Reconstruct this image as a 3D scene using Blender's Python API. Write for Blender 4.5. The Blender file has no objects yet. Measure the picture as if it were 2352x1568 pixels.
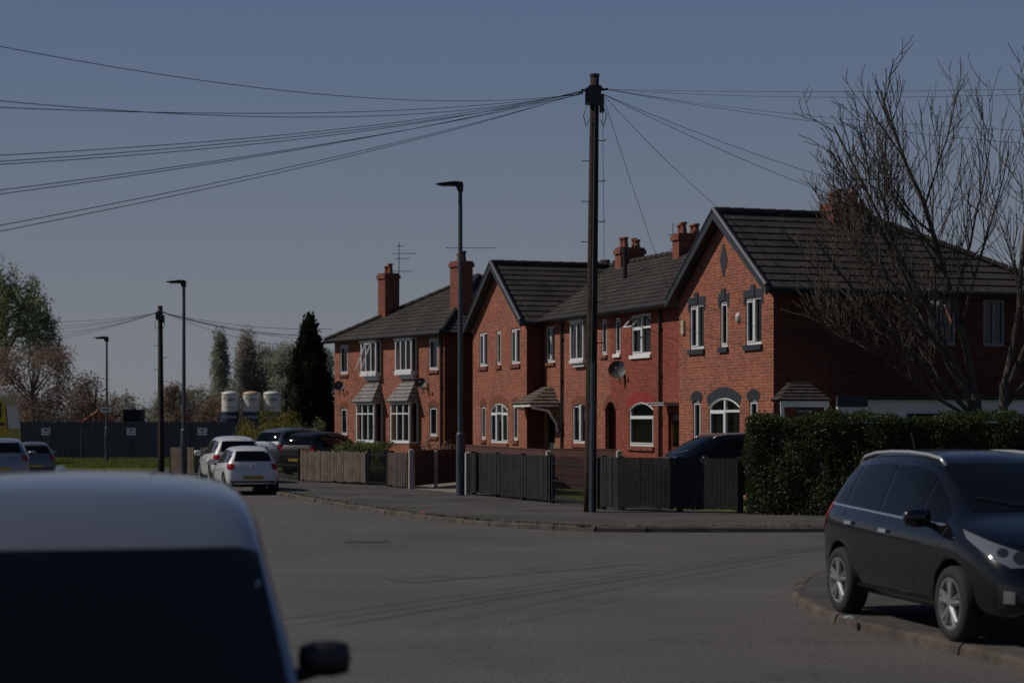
import bpy, bmesh, math, random
from mathutils import Vector, Matrix, Euler
from mathutils.bvhtree import BVHTree
from mathutils.geometry import tessellate_polygon
random.seed(7)
SC=bpy.context.scene
COL=SC.collection
R=math.radians
# ------------------------------------------------------------------ materials
MATS={}
def mat(name,col,rough=.7,metal=0,var=0,vscale=3,bump=0,bscale=30,spec=.5,coat=0):
    if name in MATS: return MATS[name]
    m=bpy.data.materials.new(name); m.use_nodes=True
    nt=m.node_tree; N=nt.nodes; L=nt.links
    b=N['Principled BSDF']
    b.inputs['Base Color'].default_value=(*col,1)
    b.inputs['Roughness'].default_value=rough
    b.inputs['Metallic'].default_value=metal
    b.inputs['Specular IOR Level'].default_value=spec
    b.inputs['Coat Weight'].default_value=coat
    b.inputs['Coat Roughness'].default_value=.03
    tc=N.new('ShaderNodeTexCoord')
    if var:
        n=N.new('ShaderNodeTexNoise'); n.inputs['Scale'].default_value=vscale; n.inputs['Detail'].default_value=6; n.inputs['Roughness'].default_value=.65
        L.new(tc.outputs['Object'],n.inputs['Vector'])
        r=N.new('ShaderNodeMapRange'); r.inputs[1].default_value=.3; r.inputs[2].default_value=.7; r.inputs[3].default_value=1-var; r.inputs[4].default_value=1+var
        L.new(n.outputs[0],r.inputs[0])
        mx=N.new('ShaderNodeVectorMath'); mx.operation='SCALE'; mx.inputs[0].default_value=col
        L.new(r.outputs[0],mx.inputs['Scale']); L.new(mx.outputs[0],b.inputs['Base Color'])
    if bump:
        n2=N.new('ShaderNodeTexNoise'); n2.inputs['Scale'].default_value=bscale; n2.inputs['Detail'].default_value=4
        L.new(tc.outputs['Object'],n2.inputs['Vector'])
        bp=N.new('ShaderNodeBump'); bp.inputs['Strength'].default_value=bump; bp.inputs['Distance'].default_value=.02
        L.new(n2.outputs[0],bp.inputs['Height']); L.new(bp.outputs[0],b.inputs['Normal'])
    MATS[name]=m
    return m
def brickmat(name,c1,c2,cm,bw,rh,mortar,dirt=.16,rough=.85,bump=.4,cell=.12):
    if name in MATS: return MATS[name]
    m=bpy.data.materials.new(name); m.use_nodes=True; MATS[name]=m
    nt=m.node_tree;N=nt.nodes;L=nt.links;b=N['Principled BSDF']
    b.inputs['Roughness'].default_value=rough; b.inputs['Specular IOR Level'].default_value=.2
    tc=N.new('ShaderNodeTexCoord')
    t=N.new('ShaderNodeTexBrick'); t.inputs['Scale'].default_value=1; t.inputs['Brick Width'].default_value=bw; t.inputs['Row Height'].default_value=rh
    t.inputs['Mortar Size'].default_value=mortar; t.inputs['Mortar Smooth'].default_value=.2; t.inputs['Color1'].default_value=(*c1,1); t.inputs['Color2'].default_value=(*c2,1); t.inputs['Mortar'].default_value=(*cm,1)
    t.inputs['Bias'].default_value=-.1
    L.new(tc.outputs['UV'],t.inputs['Vector'])
    n=N.new('ShaderNodeTexNoise'); n.inputs['Scale'].default_value=.8; n.inputs['Detail'].default_value=8; n.inputs['Roughness'].default_value=.6
    L.new(tc.outputs['UV'],n.inputs['Vector'])
    r=N.new('ShaderNodeMapRange'); r.inputs[1].default_value=.3; r.inputs[2].default_value=.7; r.inputs[3].default_value=1-dirt; r.inputs[4].default_value=1+dirt
    L.new(n.outputs[0],r.inputs[0])
    mp=N.new('ShaderNodeMapping'); mp.inputs['Scale'].default_value=(4.4,13.3,1); L.new(tc.outputs['UV'],mp.inputs['Vector'])
    n3=N.new('ShaderNodeTexNoise'); n3.inputs['Scale'].default_value=1.1; n3.inputs['Detail'].default_value=1
    L.new(mp.outputs[0],n3.inputs['Vector'])
    r3=N.new('ShaderNodeMapRange'); r3.inputs[1].default_value=.3; r3.inputs[2].default_value=.7; r3.inputs[3].default_value=1-cell*2; r3.inputs[4].default_value=1+cell*2
    L.new(n3.outputs[0],r3.inputs[0])
    mm=N.new('ShaderNodeMath'); mm.operation='MULTIPLY'; L.new(r.outputs[0],mm.inputs[0]); L.new(r3.outputs[0],mm.inputs[1])
    mx=N.new('ShaderNodeVectorMath'); mx.operation='SCALE'; L.new(t.outputs['Color'],mx.inputs[0]); L.new(mm.outputs[0],mx.inputs['Scale'])
    L.new(mx.outputs[0],b.inputs['Base Color'])
    bp=N.new('ShaderNodeBump'); bp.inputs['Strength'].default_value=bump; bp.inputs['Distance'].default_value=.01; bp.invert=True
    L.new(t.outputs['Fac'],bp.inputs['Height']); L.new(bp.outputs[0],b.inputs['Normal'])
    return m
def asphalt(name,c,patch=.25,sc=.25):
    m=bpy.data.materials.new(name); m.use_nodes=True
    nt=m.node_tree;N=nt.nodes;L=nt.links;b=N['Principled BSDF']
    b.inputs['Roughness'].default_value=.85; b.inputs['Specular IOR Level'].default_value=.25
    tc=N.new('ShaderNodeTexCoord')
    def noise(s,d,lo,hi,stretch=None):
        n=N.new('ShaderNodeTexNoise'); n.inputs['Scale'].default_value=s; n.inputs['Detail'].default_value=d; n.inputs['Roughness'].default_value=.65
        if stretch:
            mp=N.new('ShaderNodeMapping'); mp.inputs['Scale'].default_value=stretch[0]; mp.inputs['Rotation'].default_value=(0,0,stretch[1])
            L.new(tc.outputs['Object'],mp.inputs['Vector']); L.new(mp.outputs[0],n.inputs['Vector'])
        else: L.new(tc.outputs['Object'],n.inputs['Vector'])
        r=N.new('ShaderNodeMapRange'); r.inputs[1].default_value=.33; r.inputs[2].default_value=.67; r.inputs[3].default_value=lo; r.inputs[4].default_value=hi
        L.new(n.outputs[0],r.inputs[0]); return r.outputs[0]
    a=noise(sc,5,1-patch,1+patch); c2=noise(22,4,.66,1.34); d=noise(.5,4,.94,1.06,((.25,2.2,1),.35))
    e=noise(60,2,.45,1.55)
    v=N.new('ShaderNodeTexVoronoi'); v.feature='DISTANCE_TO_EDGE'; v.inputs['Scale'].default_value=.33
    nn=N.new('ShaderNodeTexNoise'); nn.inputs['Scale'].default_value=1.3; nn.inputs['Detail'].default_value=6
    L.new(tc.outputs['Object'],nn.inputs['Vector'])
    mxv=N.new('ShaderNodeVectorMath'); mxv.operation='MULTIPLY_ADD'; mxv.inputs[1].default_value=(1.6,1.6,1.6)
    L.new(nn.outputs['Color'],mxv.inputs[0]); L.new(tc.outputs['Object'],mxv.inputs[2]); L.new(mxv.outputs[0],v.inputs['Vector'])
    cr=N.new('ShaderNodeMapRange'); cr.inputs[1].default_value=0; cr.inputs[2].default_value=.012; cr.inputs[3].default_value=.78; cr.inputs[4].default_value=1
    L.new(v.outputs['Distance'],cr.inputs[0])
    prev=a
    for o in (c2,d,e,cr.outputs[0]):
        q=N.new('ShaderNodeMath'); q.operation='MULTIPLY'; L.new(prev,q.inputs[0]); L.new(o,q.inputs[1]); prev=q.outputs[0]
    mx=N.new('ShaderNodeVectorMath'); mx.operation='SCALE'; mx.inputs[0].default_value=c; L.new(prev,mx.inputs['Scale']); L.new(mx.outputs[0],b.inputs['Base Color'])
    n2=N.new('ShaderNodeTexNoise'); n2.inputs['Scale'].default_value=45; n2.inputs['Detail'].default_value=3
    L.new(tc.outputs['Object'],n2.inputs['Vector'])
    bp=N.new('ShaderNodeBump'); bp.inputs['Strength'].default_value=.5; bp.inputs['Distance'].default_value=.012
    L.new(n2.outputs[0],bp.inputs['Height']); L.new(bp.outputs[0],b.inputs['Normal'])
    return m
def leafmat(name,c1,c2,rough=.6,spec=.15,sc=1.2,trans=True):
    m=bpy.data.materials.new(name); m.use_nodes=True
    nt=m.node_tree;N=nt.nodes;L=nt.links;b=N['Principled BSDF']
    b.inputs['Roughness'].default_value=rough; b.inputs['Specular IOR Level'].default_value=spec
    tc=N.new('ShaderNodeTexCoord'); n=N.new('ShaderNodeTexNoise'); n.inputs['Scale'].default_value=sc; n.inputs['Detail'].default_value=8; n.inputs['Roughness'].default_value=.8
    L.new(tc.outputs['Object'],n.inputs['Vector'])
    cr=N.new('ShaderNodeValToRGB'); cr.color_ramp.elements[0].position=.35; cr.color_ramp.elements[1].position=.65
    cr.color_ramp.elements[0].color=(*c1,1); cr.color_ramp.elements[1].color=(*c2,1)
    L.new(n.outputs[0],cr.inputs[0]); L.new(cr.outputs[0],b.inputs['Base Color'])
    if trans:
        t=N.new('ShaderNodeBsdfTranslucent'); L.new(cr.outputs[0],t.inputs[0]); mx=N.new('ShaderNodeMixShader'); mx.inputs[0].default_value=.4
        L.new(b.outputs[0],mx.inputs[1]); L.new(t.outputs[0],mx.inputs[2]); L.new(mx.outputs[0],N['Material Output'].inputs[0])
    return m
def glassmat(name,tint=.9):
    m=bpy.data.materials.new(name); m.use_nodes=True
    nt=m.node_tree;N=nt.nodes;L=nt.links
    N.remove(N['Principled BSDF']); out=N['Material Output']
    g=N.new('ShaderNodeBsdfGlossy'); g.inputs['Roughness'].default_value=.02
    t=N.new('ShaderNodeBsdfTransparent'); t.inputs[0].default_value=(tint*.9,tint,tint*.95,1)
    f=N.new('ShaderNodeFresnel'); f.inputs[0].default_value=1.6
    mx=N.new('ShaderNodeMixShader'); L.new(f.outputs[0],mx.inputs[0]); L.new(t.outputs[0],mx.inputs[1]); L.new(g.outputs[0],mx.inputs[2]); L.new(mx.outputs[0],out.inputs[0])
    return m
BRICK=brickmat('red_brick',(.295,.086,.050),(.185,.054,.035),(.27,.175,.13),.225,.075,.010)
BRICK2=brickmat('deep_red_brick',(.25,.055,.034),(.17,.042,.028),(.19,.09,.065),.225,.075,.008)
BRICK3=brickmat('shade_darkened_flank_brick',(.12,.036,.024),(.08,.026,.019),(.08,.045,.035),.225,.075,.008)  # wall brick darkened, so the flank's shade is put into its colour
BRICKC=brickmat('chimney_brick',(.23,.068,.042),(.15,.047,.032),(.16,.1,.075),.225,.075,.01)
TILE=brickmat('concrete_tile',(.054,.046,.042),(.036,.031,.029),(.02,.018,.017),.33,.31,.012,dirt=.4,bump=.3)
UPVC=mat('white_upvc',(.64,.66,.67),.35)
GLASS=glassmat('window_glass',.65)
CURT=mat('net_curtain',(.45,.47,.45),.9,var=.25,vscale=4)
CURTG=mat('grey_green_curtain',(.18,.21,.19),.9,var=.2,vscale=4)
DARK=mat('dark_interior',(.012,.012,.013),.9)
BLACKP=mat('black_plastic',(.012,.012,.013),.45)
SLATE=mat('slate_blue_paint',(.024,.031,.040),.55,var=.2,vscale=5)
CHARC=mat('charcoal_fence_paint',(.018,.018,.020),.75,var=.4,vscale=2.5,bump=.3,spec=.25)
WOOD=mat('weathered_wood',(.115,.092,.070),.85,var=.4,vscale=3,bump=.3)
BROWNW=mat('brown_stained_wood',(.05,.024,.018),.8,var=.3,vscale=2)
REDW=mat('red_brown_wood',(.065,.022,.018),.8,var=.3,vscale=2)
POLEW=mat('creosoted_pole_wood',(.040,.027,.020),.9,var=.45,vscale=4,bump=.5,bscale=12,spec=.2)
STEEL=mat('painted_grey_steel',(.045,.055,.068),.5,var=.2,vscale=3)
CONC=mat('pale_concrete',(.32,.30,.28),.85,var=.25,vscale=3)
KERBM=mat('kerb_stone',(.080,.067,.056),.9,var=.5,vscale=2.2,bump=.5,spec=.2)
CABLE=mat('cable_sheath',(.035,.045,.065),.6)
TERRA=mat('terracotta_pot',(.20,.065,.04),.8,var=.25)
SOOT=mat('sooty_pot',(.07,.045,.04),.85)
WHITE=mat('white_paint',(.74,.74,.73),.5,var=.08)
NAVY=mat('navy_paint',(.015,.025,.06),.5)
RED=mat('red_brick_paint',(.26,.025,.022),.6,var=.25,vscale=6)
# ------------------------------------------------------------------ mesh builder
class MB:
    def __init__(s): s.v=[];s.f=[];s.m=[];s.uv=[]
    def face(s,pts,m=0,uv=None):
        i=len(s.v); s.v+= [tuple(p) for p in pts]; s.f.append(tuple(range(i,i+len(pts)))); s.m.append(m); s.uv.append(uv)
    def box(s,x0,x1,y0,y1,z0,z1,m=0):
        p=[(x0,y0,z0),(x1,y0,z0),(x1,y1,z0),(x0,y1,z0),(x0,y0,z1),(x1,y0,z1),(x1,y1,z1),(x0,y1,z1)]
        i=len(s.v); s.v+=p
        for q,ax in (((0,3,2,1),2),((4,5,6,7),2),((0,1,5,4),1),((1,2,6,5),0),((2,3,7,6),1),((3,0,4,7),0)):
            s.f.append(tuple(i+k for k in q)); s.m.append(m)
            s.uv.append([((p[k][0],p[k][1]) if ax==2 else (p[k][0],p[k][2]) if ax==1 else (p[k][1],p[k][2])) for k in q])
    def tube(s,pts,rad,n=8,m=0,cap=True):
        pts=[Vector(p) for p in pts]; i0=len(s.v); ref=None
        for k,p in enumerate(pts):
            if k==0: d=pts[1]-p
            elif k==len(pts)-1: d=p-pts[k-1]
            else: d=pts[k+1]-pts[k-1]
            if d.length<1e-6: d=Vector((0,0,1))
            d.normalize()
            if ref is None:
                ref=Vector((0,0,1)) if abs(d.z)<.9 else Vector((1,0,0))
            a=d.cross(ref)
            if a.length<1e-4: ref=Vector((0,1,0)); a=d.cross(ref)
            a.normalize(); b=d.cross(a); r=rad[k] if hasattr(rad,'__len__') else rad
            for j in range(n):
                t=2*math.pi*j/n; q=p+(a*math.cos(t)+b*math.sin(t))*r; s.v.append(tuple(q))
        for k in range(len(pts)-1):
            for j in range(n):
                j2=(j+1)%n; s.f.append((i0+k*n+j,i0+(k+1)*n+j,i0+(k+1)*n+j2,i0+k*n+j2)); s.m.append(m); s.uv.append(None)
        if cap:
            s.f.append(tuple(i0+j for j in range(n))); s.m.append(m); s.uv.append(None)
            e=i0+(len(pts)-1)*n; s.f.append(tuple(e+j for j in reversed(range(n)))); s.m.append(m); s.uv.append(None)
    def lathe(s,prof,c,axis='z',n=16,m=0):
        i0=len(s.v)
        for r,h in prof:
            for j in range(n):
                t=2*math.pi*j/n; x=r*math.cos(t); y=r*math.sin(t)
                if axis=='z': q=(c[0]+x,c[1]+y,c[2]+h)
                else: q=(c[0]+x,c[1]+h,c[2]+y)
                s.v.append(q)
        for k in range(len(prof)-1):
            for j in range(n):
                j2=(j+1)%n; s.f.append((i0+k*n+j,i0+k*n+j2,i0+(k+1)*n+j2,i0+(k+1)*n+j)); s.m.append(m); s.uv.append(None)
    def obj(s,name,mats,parent=None,loc=None,rz=0,smooth=False):
        me=bpy.data.meshes.new(name); me.from_pydata(s.v,[],s.f)
        if not isinstance(mats,(list,tuple)): mats=[mats]
        for q in mats: me.materials.append(q)
        me.polygons.foreach_set('material_index',s.m)
        if any(u is not None for u in s.uv):
            ul=me.uv_layers.new(name='UVMap')
            for p,u in zip(me.polygons,s.uv):
                if u is not None:
                    for j,li in enumerate(p.loop_indices): ul.data[li].uv=u[j]
        if smooth: me.polygons.foreach_set('use_smooth',[True]*len(me.polygons))
        me.update()
        o=bpy.data.objects.new(name,me); COL.objects.link(o)
        if parent: o.parent=parent
        if loc is not None: o.location=loc
        o.rotation_euler[2]=rz
        return o
def empty(name,loc,rz=0,parent=None):
    o=bpy.data.objects.new(name,None); o.location=loc; o.rotation_euler[2]=rz; COL.objects.link(o); o.empty_display_size=.3
    if parent:o.parent=parent
    return o
def tag(o,label,cat,group=None):
    o['label']=label; o['category']=cat
    if group:o['group']=group
    return o
def text(name,body,size,parent,loc,rot,m,ext=.002):
    cu=bpy.data.curves.new(name,'FONT'); cu.body=body; cu.size=size; cu.align_x='CENTER'; cu.align_y='CENTER'; cu.extrude=ext
    t=bpy.data.objects.new(name,cu); COL.objects.link(t)
    me=bpy.data.meshes.new_from_object(t.evaluated_get(bpy.context.evaluated_depsgraph_get()))
    bpy.data.objects.remove(t)
    me.materials.clear(); me.materials.append(m)
    o=bpy.data.objects.new(name,me); COL.objects.link(o); o.parent=parent; o.location=loc; o.rotation_euler=rot
    return o
# ------------------------------------------------------------------ camera
cam=bpy.data.cameras.new('camera'); co=bpy.data.objects.new('camera',cam); COL.objects.link(co)
co.location=(0,0,2.0); co.rotation_euler=(R(90),0,0)
cam.lens=70; cam.sensor_width=36; cam.shift_y=181/2352; cam.clip_end=5000; cam.clip_start=.1
cam.dof.use_dof=True; cam.dof.focus_distance=38; cam.dof.aperture_fstop=2.1
SC.camera=co
SC.view_settings.view_transform='Standard'; SC.view_settings.look='None'; SC.view_settings.exposure=0
# ------------------------------------------------------------------ light
el=R(43); S=Vector((-1,.06,0)).normalized()*math.cos(el)+Vector((0,0,math.sin(el)))
sl=bpy.data.lights.new('sun','SUN'); sl.energy=2.8; sl.angle=R(.55); sl.color=(1,.92,.82)
so=bpy.data.objects.new('sun',sl); COL.objects.link(so); so.rotation_euler=(-S).to_track_quat('-Z','Y').to_euler(); so.location=(-30,0,40)
w=bpy.data.worlds.new('World'); SC.world=w; w.use_nodes=True; nt=w.node_tree; WN=nt.nodes; WL=nt.links
sky=WN.new('ShaderNodeTexSky'); sky.sky_type='NISHITA'; sky.sun_disc=False; sky.sun_elevation=el; sky.sun_rotation=R(-90)
sky.air_density=1.0; sky.dust_density=.6; sky.ozone_density=2.0
sc=WN.new('ShaderNodeVectorMath'); sc.operation='SCALE'; sc.inputs['Scale'].default_value=.45; WL.new(sky.outputs[0],sc.inputs[0])
tc=WN.new('ShaderNodeTexCoord'); sx=WN.new('ShaderNodeSeparateXYZ'); WL.new(tc.outputs['Generated'],sx.inputs[0])
rp=WN.new('ShaderNodeValToRGB'); WL.new(sx.outputs['Z'],rp.inputs[0]); cr=rp.color_ramp
cr.elements[0].position=0; cr.elements[0].color=(.190,.203,.222,1)
cr.elements[1].position=1; cr.elements[1].color=(.012,.028,.072,1)
for p,c in ((.05,(.170,.187,.216)),(.11,(.134,.162,.214)),(.16,(.109,.145,.216)),(.21,(.090,.130,.220)),(.45,(.036,.064,.135))):
    q=cr.elements.new(p); q.color=(*c,1)
sc2=WN.new('ShaderNodeVectorMath'); sc2.operation='SCALE'; sc2.inputs['Scale'].default_value=22; WL.new(rp.outputs[0],sc2.inputs[0])
mixw=WN.new('ShaderNodeMixRGB'); mixw.inputs[0].default_value=.92; WL.new(sc.outputs[0],mixw.inputs[1]); WL.new(sc2.outputs[0],mixw.inputs[2])
WL.new(mixw.outputs[0],WN['Background'].inputs[0]); WN['Background'].inputs[1].default_value=.05
# ------------------------------------------------------------------ ground
def sheet(name,pts,z,m):
    tri=tessellate_polygon([[Vector((x,y,0)) for x,y in pts]])
    me=bpy.data.meshes.new(name); me.from_pydata([(x,y,z) for x,y in pts],[],[tuple(t) for t in tri]); me.materials.append(m)
    bm=bmesh.new(); bm.from_mesh(me)
    for f in bm.faces:
        f.normal_update()
        if f.normal.z<0: f.normal_flip()
    bm.to_mesh(me); bm.free()
    o=bpy.data.objects.new(name,me); COL.objects.link(o); o['kind']='structure'; return o
GRASS=leafmat('rough_grass',(.055,.07,.02),(.11,.13,.04),.9,.05,2.5,False)
FIELD=leafmat('dull_field',(.07,.07,.045),(.10,.095,.06),.9,.05,.2,False)
sheet('ground',[(-2500,-500),(2500,-500),(2500,3500),(-2500,3500)],-.012,FIELD)
ASPH=asphalt('asphalt',(.090,.085,.081),.15); ASPH2=asphalt('old_footway_asphalt',(.068,.063,.060),.35,.5)
sheet('road',[(-90,-20),(60,-20),(60,110),(-90,110)],0,ASPH)
K=[(-90,88),(-60,84),(-40,80),(-19.6,75.5),(-15.9,72.8),(-12.5,69.0),(-10.2,64.6),(-7.6,57.5),(-5.9,52.2),(-4.87,48.9),(-3.4,44.5),(-1.92,40.6),(-.9,38.4),(.19,36.9),(1.0,36.1),(1.9,35.7),(5.7,35.7),(14,36.3),(60,38)]
def smoothline(P,n=5):
    out=[]
    for i in range(len(P)-1):
        p0=Vector(P[max(i-1,0)]);p1=Vector(P[i]);p2=Vector(P[i+1]);p3=Vector(P[min(i+2,len(P)-1)])
        for k in range(n):
            t=k/n; q=.5*((2*p1)+(-p0+p2)*t+(2*p0-5*p1+4*p2-p3)*t*t+(-p0+3*p1-3*p2+p3)*t**3)
            out.append((q.x,q.y))
    out.append(tuple(P[-1])); return out
KS=smoothline(K[2:-1],6)
KS=[K[0],K[1]]+KS+[K[-1]]
sheet('pavement',KS+[(60,120),(-90,120)],.1,ASPH2)
K2=[(60,30.5),(14,28.7),(6,27.3),(4.5,26.2),(3.75,24.8),(3.28,22.8),(3.13,21.5),(3.17,20.2),(3.36,18.9),(3.64,17.8),(3.91,16.8),(4.15,15.7),(4.6,14),(5.4,11),(6.2,6),(7,-20)]
K2S=smoothline(K2[1:-1],6); K2S=[K2[0]]+K2S+[K2[-1]]
sheet('pavement',K2S+[(60,-20)],.1,ASPH2)
def kerb(line,side):
    mb=MB()
    P=[Vector(p) for p in line]; carry=0
    res=[P[0].copy()]; step=.9
    for a,b in zip(P[:-1],P[1:]):
        L=(b-a).length; d=(b-a)/L; s=step-carry
        while s<=L: res.append(a+d*s); s+=step
        carry=L-(s-step)
    for a,b in zip(res[:-1],res[1:]):
        if not(-25<a.x<20 and a.y<90): continue
        d=(b-a).normalized(); n=Vector((-d.y,d.x))*side; g=d*.004
        h=.104+random.uniform(-.006,.006); j=n*random.uniform(-.015,.015)
        aa=a+g+j;bb=b-g+j
        prof=[(-.075,-.01),(-.06,h-.035),(-.03,h-.006),(.02,h),(.06,h-.002),(.06,.05)]
        i=len(mb.v);m=len(prof)
        for q in(aa,bb):
            for o_,z in prof: mb.v.append((q.x+n.x*o_,q.y+n.y*o_,z))
        for k in range(m-1):
            mb.f.append((i+k,i+k+1,i+m+k+1,i+m+k)); mb.m.append(0); mb.uv.append(None)
        mb.f.append(tuple(i+k for k in range(m)));mb.m.append(0);mb.uv.append(None)
        mb.f.append(tuple(i+m+k for k in range(m)));mb.m.append(0);mb.uv.append(None)
    o=mb.obj('kerb',KERBM); o['kind']='structure'
kerb(KS,1); kerb(K2S,1)
sheet('lawn',[(-5.5,62.2),(-4.3,59.8),(-2.9,56.2),(-1.7,60),(.5,55),(1.2,50),(1.9,44),(4.6,41.4),(14,39.8),(60,42),(60,118),(-14,118),(-11,80),(-8.5,72)],.104,GRASS)
sheet('lawn',[(-88,100),(-88,92),(-40,83.5),(-20,78.5),(-14.5,75),(-13.2,80),(-15,98.6)],.104,GRASS)
sheet('pavement',[(-2.75,55.2),(-1.15,51.3),(1.0,58),(.2,66),(-2,70)],.108,mat('concrete_drive',(.20,.175,.15),.9,var=.3,vscale=1.5,bump=.3))
sheet('road_repair',[(-1.2,24.5),(1.9,27.8),(1.5,28.3),(-1.6,25.0)],.004,asphalt('repair_asphalt',(.083,.079,.076),.2,.6))
def tufts(name,region,n,hgt,matl,seed=1,label='rough green grass of the verge'):
    rnd=random.Random(seed); mb=MB()
    for _ in range(n):
        x,y=region(rnd); a=rnd.uniform(0,6.28); h=hgt*rnd.uniform(.5,1.5); wd=.02
        dx,dy=math.cos(a)*wd,math.sin(a)*wd; lx,ly=rnd.uniform(-.05,.05),rnd.uniform(-.05,.05)
        mb.face([(x-dx,y-dy,.1),(x+dx,y+dy,.1),(x+lx,y+ly,.1+h)])
    o=mb.obj(name,matl); o['kind']='stuff'; o['label']=label; return o
tufts('grass',lambda r:(r.uniform(-24,-14),r.uniform(79,98)),18000,.10,leafmat('grass_blade',(.08,.10,.025),(.17,.20,.055),.8,.1,.6))
def alongk(r):
    k=r.randrange(len(KS)-1); a=Vector(KS[k]);b=Vector(KS[k+1]); p=a.lerp(b,r.random()); d=(b-a).normalized(); n=Vector((-d.y,d.x))
    p=p+n*abs(r.gauss(.09,.03)); return p.x,p.y
tufts('weeds',alongk,1500,.03,GRASS,2,'small weeds growing along the kerb joint')
mb=MB(); mb.box(-2.75,-2.05,32.6,33.25,.002,.006); 
for i in range(6): mb.box(-2.72+i*.11,-2.66+i*.11,32.65,33.2,.006,.009)
tag(mb.obj('manhole_cover',mat('cast_iron',(.055,.052,.05),.7,var=.3)),'square cast iron manhole cover set in the road','manhole cover')
for (x,y,z,c,l) in ((-1.82,40.5,.11,(.45,.08,.06),'crumpled red and white wrapper on the kerb'),(-.62,38.9,.01,(.5,.5,.5),'scrap of white paper by the kerb'),(3.2,18.95,.11,(.35,.55,.6),'crushed pale blue cup on the kerb')):
    mb=MB(); rr=random.Random(int(y*10))
    c0=(x,y,z+.03)
    pts=[(x+.07*math.cos(a)*rr.uniform(.6,1.2),y+.07*math.sin(a)*rr.uniform(.6,1.2),z+rr.uniform(0,.04)) for a in [k*.9 for k in range(7)]]
    for a,b in zip(pts,pts[1:]+pts[:1]): mb.face([a,b,c0])
    tag(mb.obj('litter',mat('litter_%d'%int(y),c,.6)),l,'litter')
# ------------------------------------------------------------------ roofs
def clipband(poly,v0,v1):
    def clip(P,c,sgn):
        out=[]
        for i in range(len(P)):
            a=P[i];b=P[(i+1)%len(P)];da=sgn*(a[1]-c);db=sgn*(b[1]-c)
            if da>=0: out.append(a)
            if da*db<0:
                t=da/(da-db); out.append((a[0]+(b[0]-a[0])*t,a[1]+(b[1]-a[1])*t))
        return out
    P=clip(poly,v0,1)
    if len(P)>2: P=clip(P,v1,-1)
    return P if len(P)>2 else None
def roofplane(mb,pts,h=.32,lift=.027,m=0):
    P=[Vector(p) for p in pts]; n=(P[1]-P[0]).cross(P[2]-P[0]).normalized()
    if n.z<0:n=-n
    up=(Vector((0,0,1))-n*n.z).normalized(); u=up.cross(n).normalized(); o=P[0]
    Q=[((p-o).dot(u),(p-o).dot(up)) for p in P]
    v0=min(q[1] for q in Q); v1=max(q[1] for q in Q)
    mb.face([p-n*.03 for p in P],m,[q for q in Q])
    v=v0
    while v<v1-1e-3:
        B=clipband(Q,v,min(v+h,v1))
        if B:
            top=[o+u*a+up*b+n*(lift*(1-(b-v)/h)+.004) for a,b in B]
            mb.face(top,m,[(a,b) for a,b in B])
            bot=[(a,b) for a,b in B if abs(b-v)<1e-4]
            if len(bot)>=2:
                a0=min(bot);a1=max(bot)
                mb.face([o+u*a0[0]+up*v,o+u*a1[0]+up*v,o+u*a1[0]+up*v+n*(lift+.004),o+u*a0[0]+up*v+n*(lift+.004)],m,[(a0[0],v),(a1[0],v),(a1[0],v+.03),(a0[0],v+.03)])
        v+=h
def ridgeline(mb,a,b,m=0):
    a=Vector(a);b=Vector(b);L=(b-a).length;n=max(1,int(L/.4))
    for i in range(n):
        p=a.lerp(b,(i+.02)/n);q=a.lerp(b,(i+.98)/n); mb.tube([p,q],[.09,.105],8,m)
def chimney(parent,x,y,zb,zt,w,d,npots,sooty=False,pot=.4):
    mb=MB(); mb.box(x-w/2,x+w/2,y-d/2,y+d/2,zb,zt-.22); mb.box(x-w/2-.05,x+w/2+.05,y-d/2-.05,y+d/2+.05,zt-.22,zt-.08); mb.box(x-w/2-.01,x+w/2+.01,y-d/2-.01,y+d/2+.01,zt-.08,zt)
    c=mb.obj('chimney',BRICKC,parent)
    for i in range(npots):
        for j in range(1 if d<.7 else 2):
            mb=MB()
            px=x-w/2+w*(i+.5)/npots; py=y if d<.7 else y-d/4+j*d/2
            hh=pot*random.uniform(.8,1.1)
            mb.lathe([(.115,0),(.10,.05),(.085,hh*.6),(.085,hh-.08),(.11,hh-.07),(.11,hh),(.07,hh),(.07,hh*.5)],(px,py,zt),n=12)
            mb.obj('chimney_pot',SOOT if (sooty or random.random()<.2) else TERRA,c,smooth=True)
    return c
# ------------------------------------------------------------------ walls with openings
def wall_front(mb,x0,x1,y,z0,z1,ops,m=0,depth=.12):
    xs=sorted({x0,x1}|{o[0] for o in ops}|{o[1] for o in ops}); zs=sorted({z0,z1}|{o[2] for o in ops}|{o[3] for o in ops})
    for a,b in zip(xs[:-1],xs[1:]):
        for c,d in zip(zs[:-1],zs[1:]):
            mx,mz=(a+b)/2,(c+d)/2
            if any(o[0]<mx<o[1] and o[2]<mz<o[3] for o in ops): continue
            mb.face([(a,y,c),(b,y,c),(b,y,d),(a,y,d)],m,[(a,c),(b,c),(b,d),(a,d)])
    for o in ops:
        a,b,c,d=o; Y=y+depth
        mb.face([(a,y,c),(a,y,d),(a,Y,d),(a,Y,c)],m,[(0,c),(0,d),(depth,d),(depth,c)])
        mb.face([(b,y,d),(b,y,c),(b,Y,c),(b,Y,d)],m,[(0,d),(0,c),(depth,c),(depth,d)])
        mb.face([(a,y,d),(b,y,d),(b,Y,d),(a,Y,d)],m,[(a,0),(b,0),(b,depth),(a,depth)])
        mb.face([(b,y,c),(a,y,c),(a,Y,c),(b,Y,c)],m,[(a,0),(b,0),(b,depth),(a,depth)])
def side_wall(mb,x,y0,y1,z0,z1,m=0): mb.face([(x,y0,z0),(x,y1,z0),(x,y1,z1),(x,y0,z1)],m,[(y0,z0),(y1,z0),(y1,z1),(y0,z1)])
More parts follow.
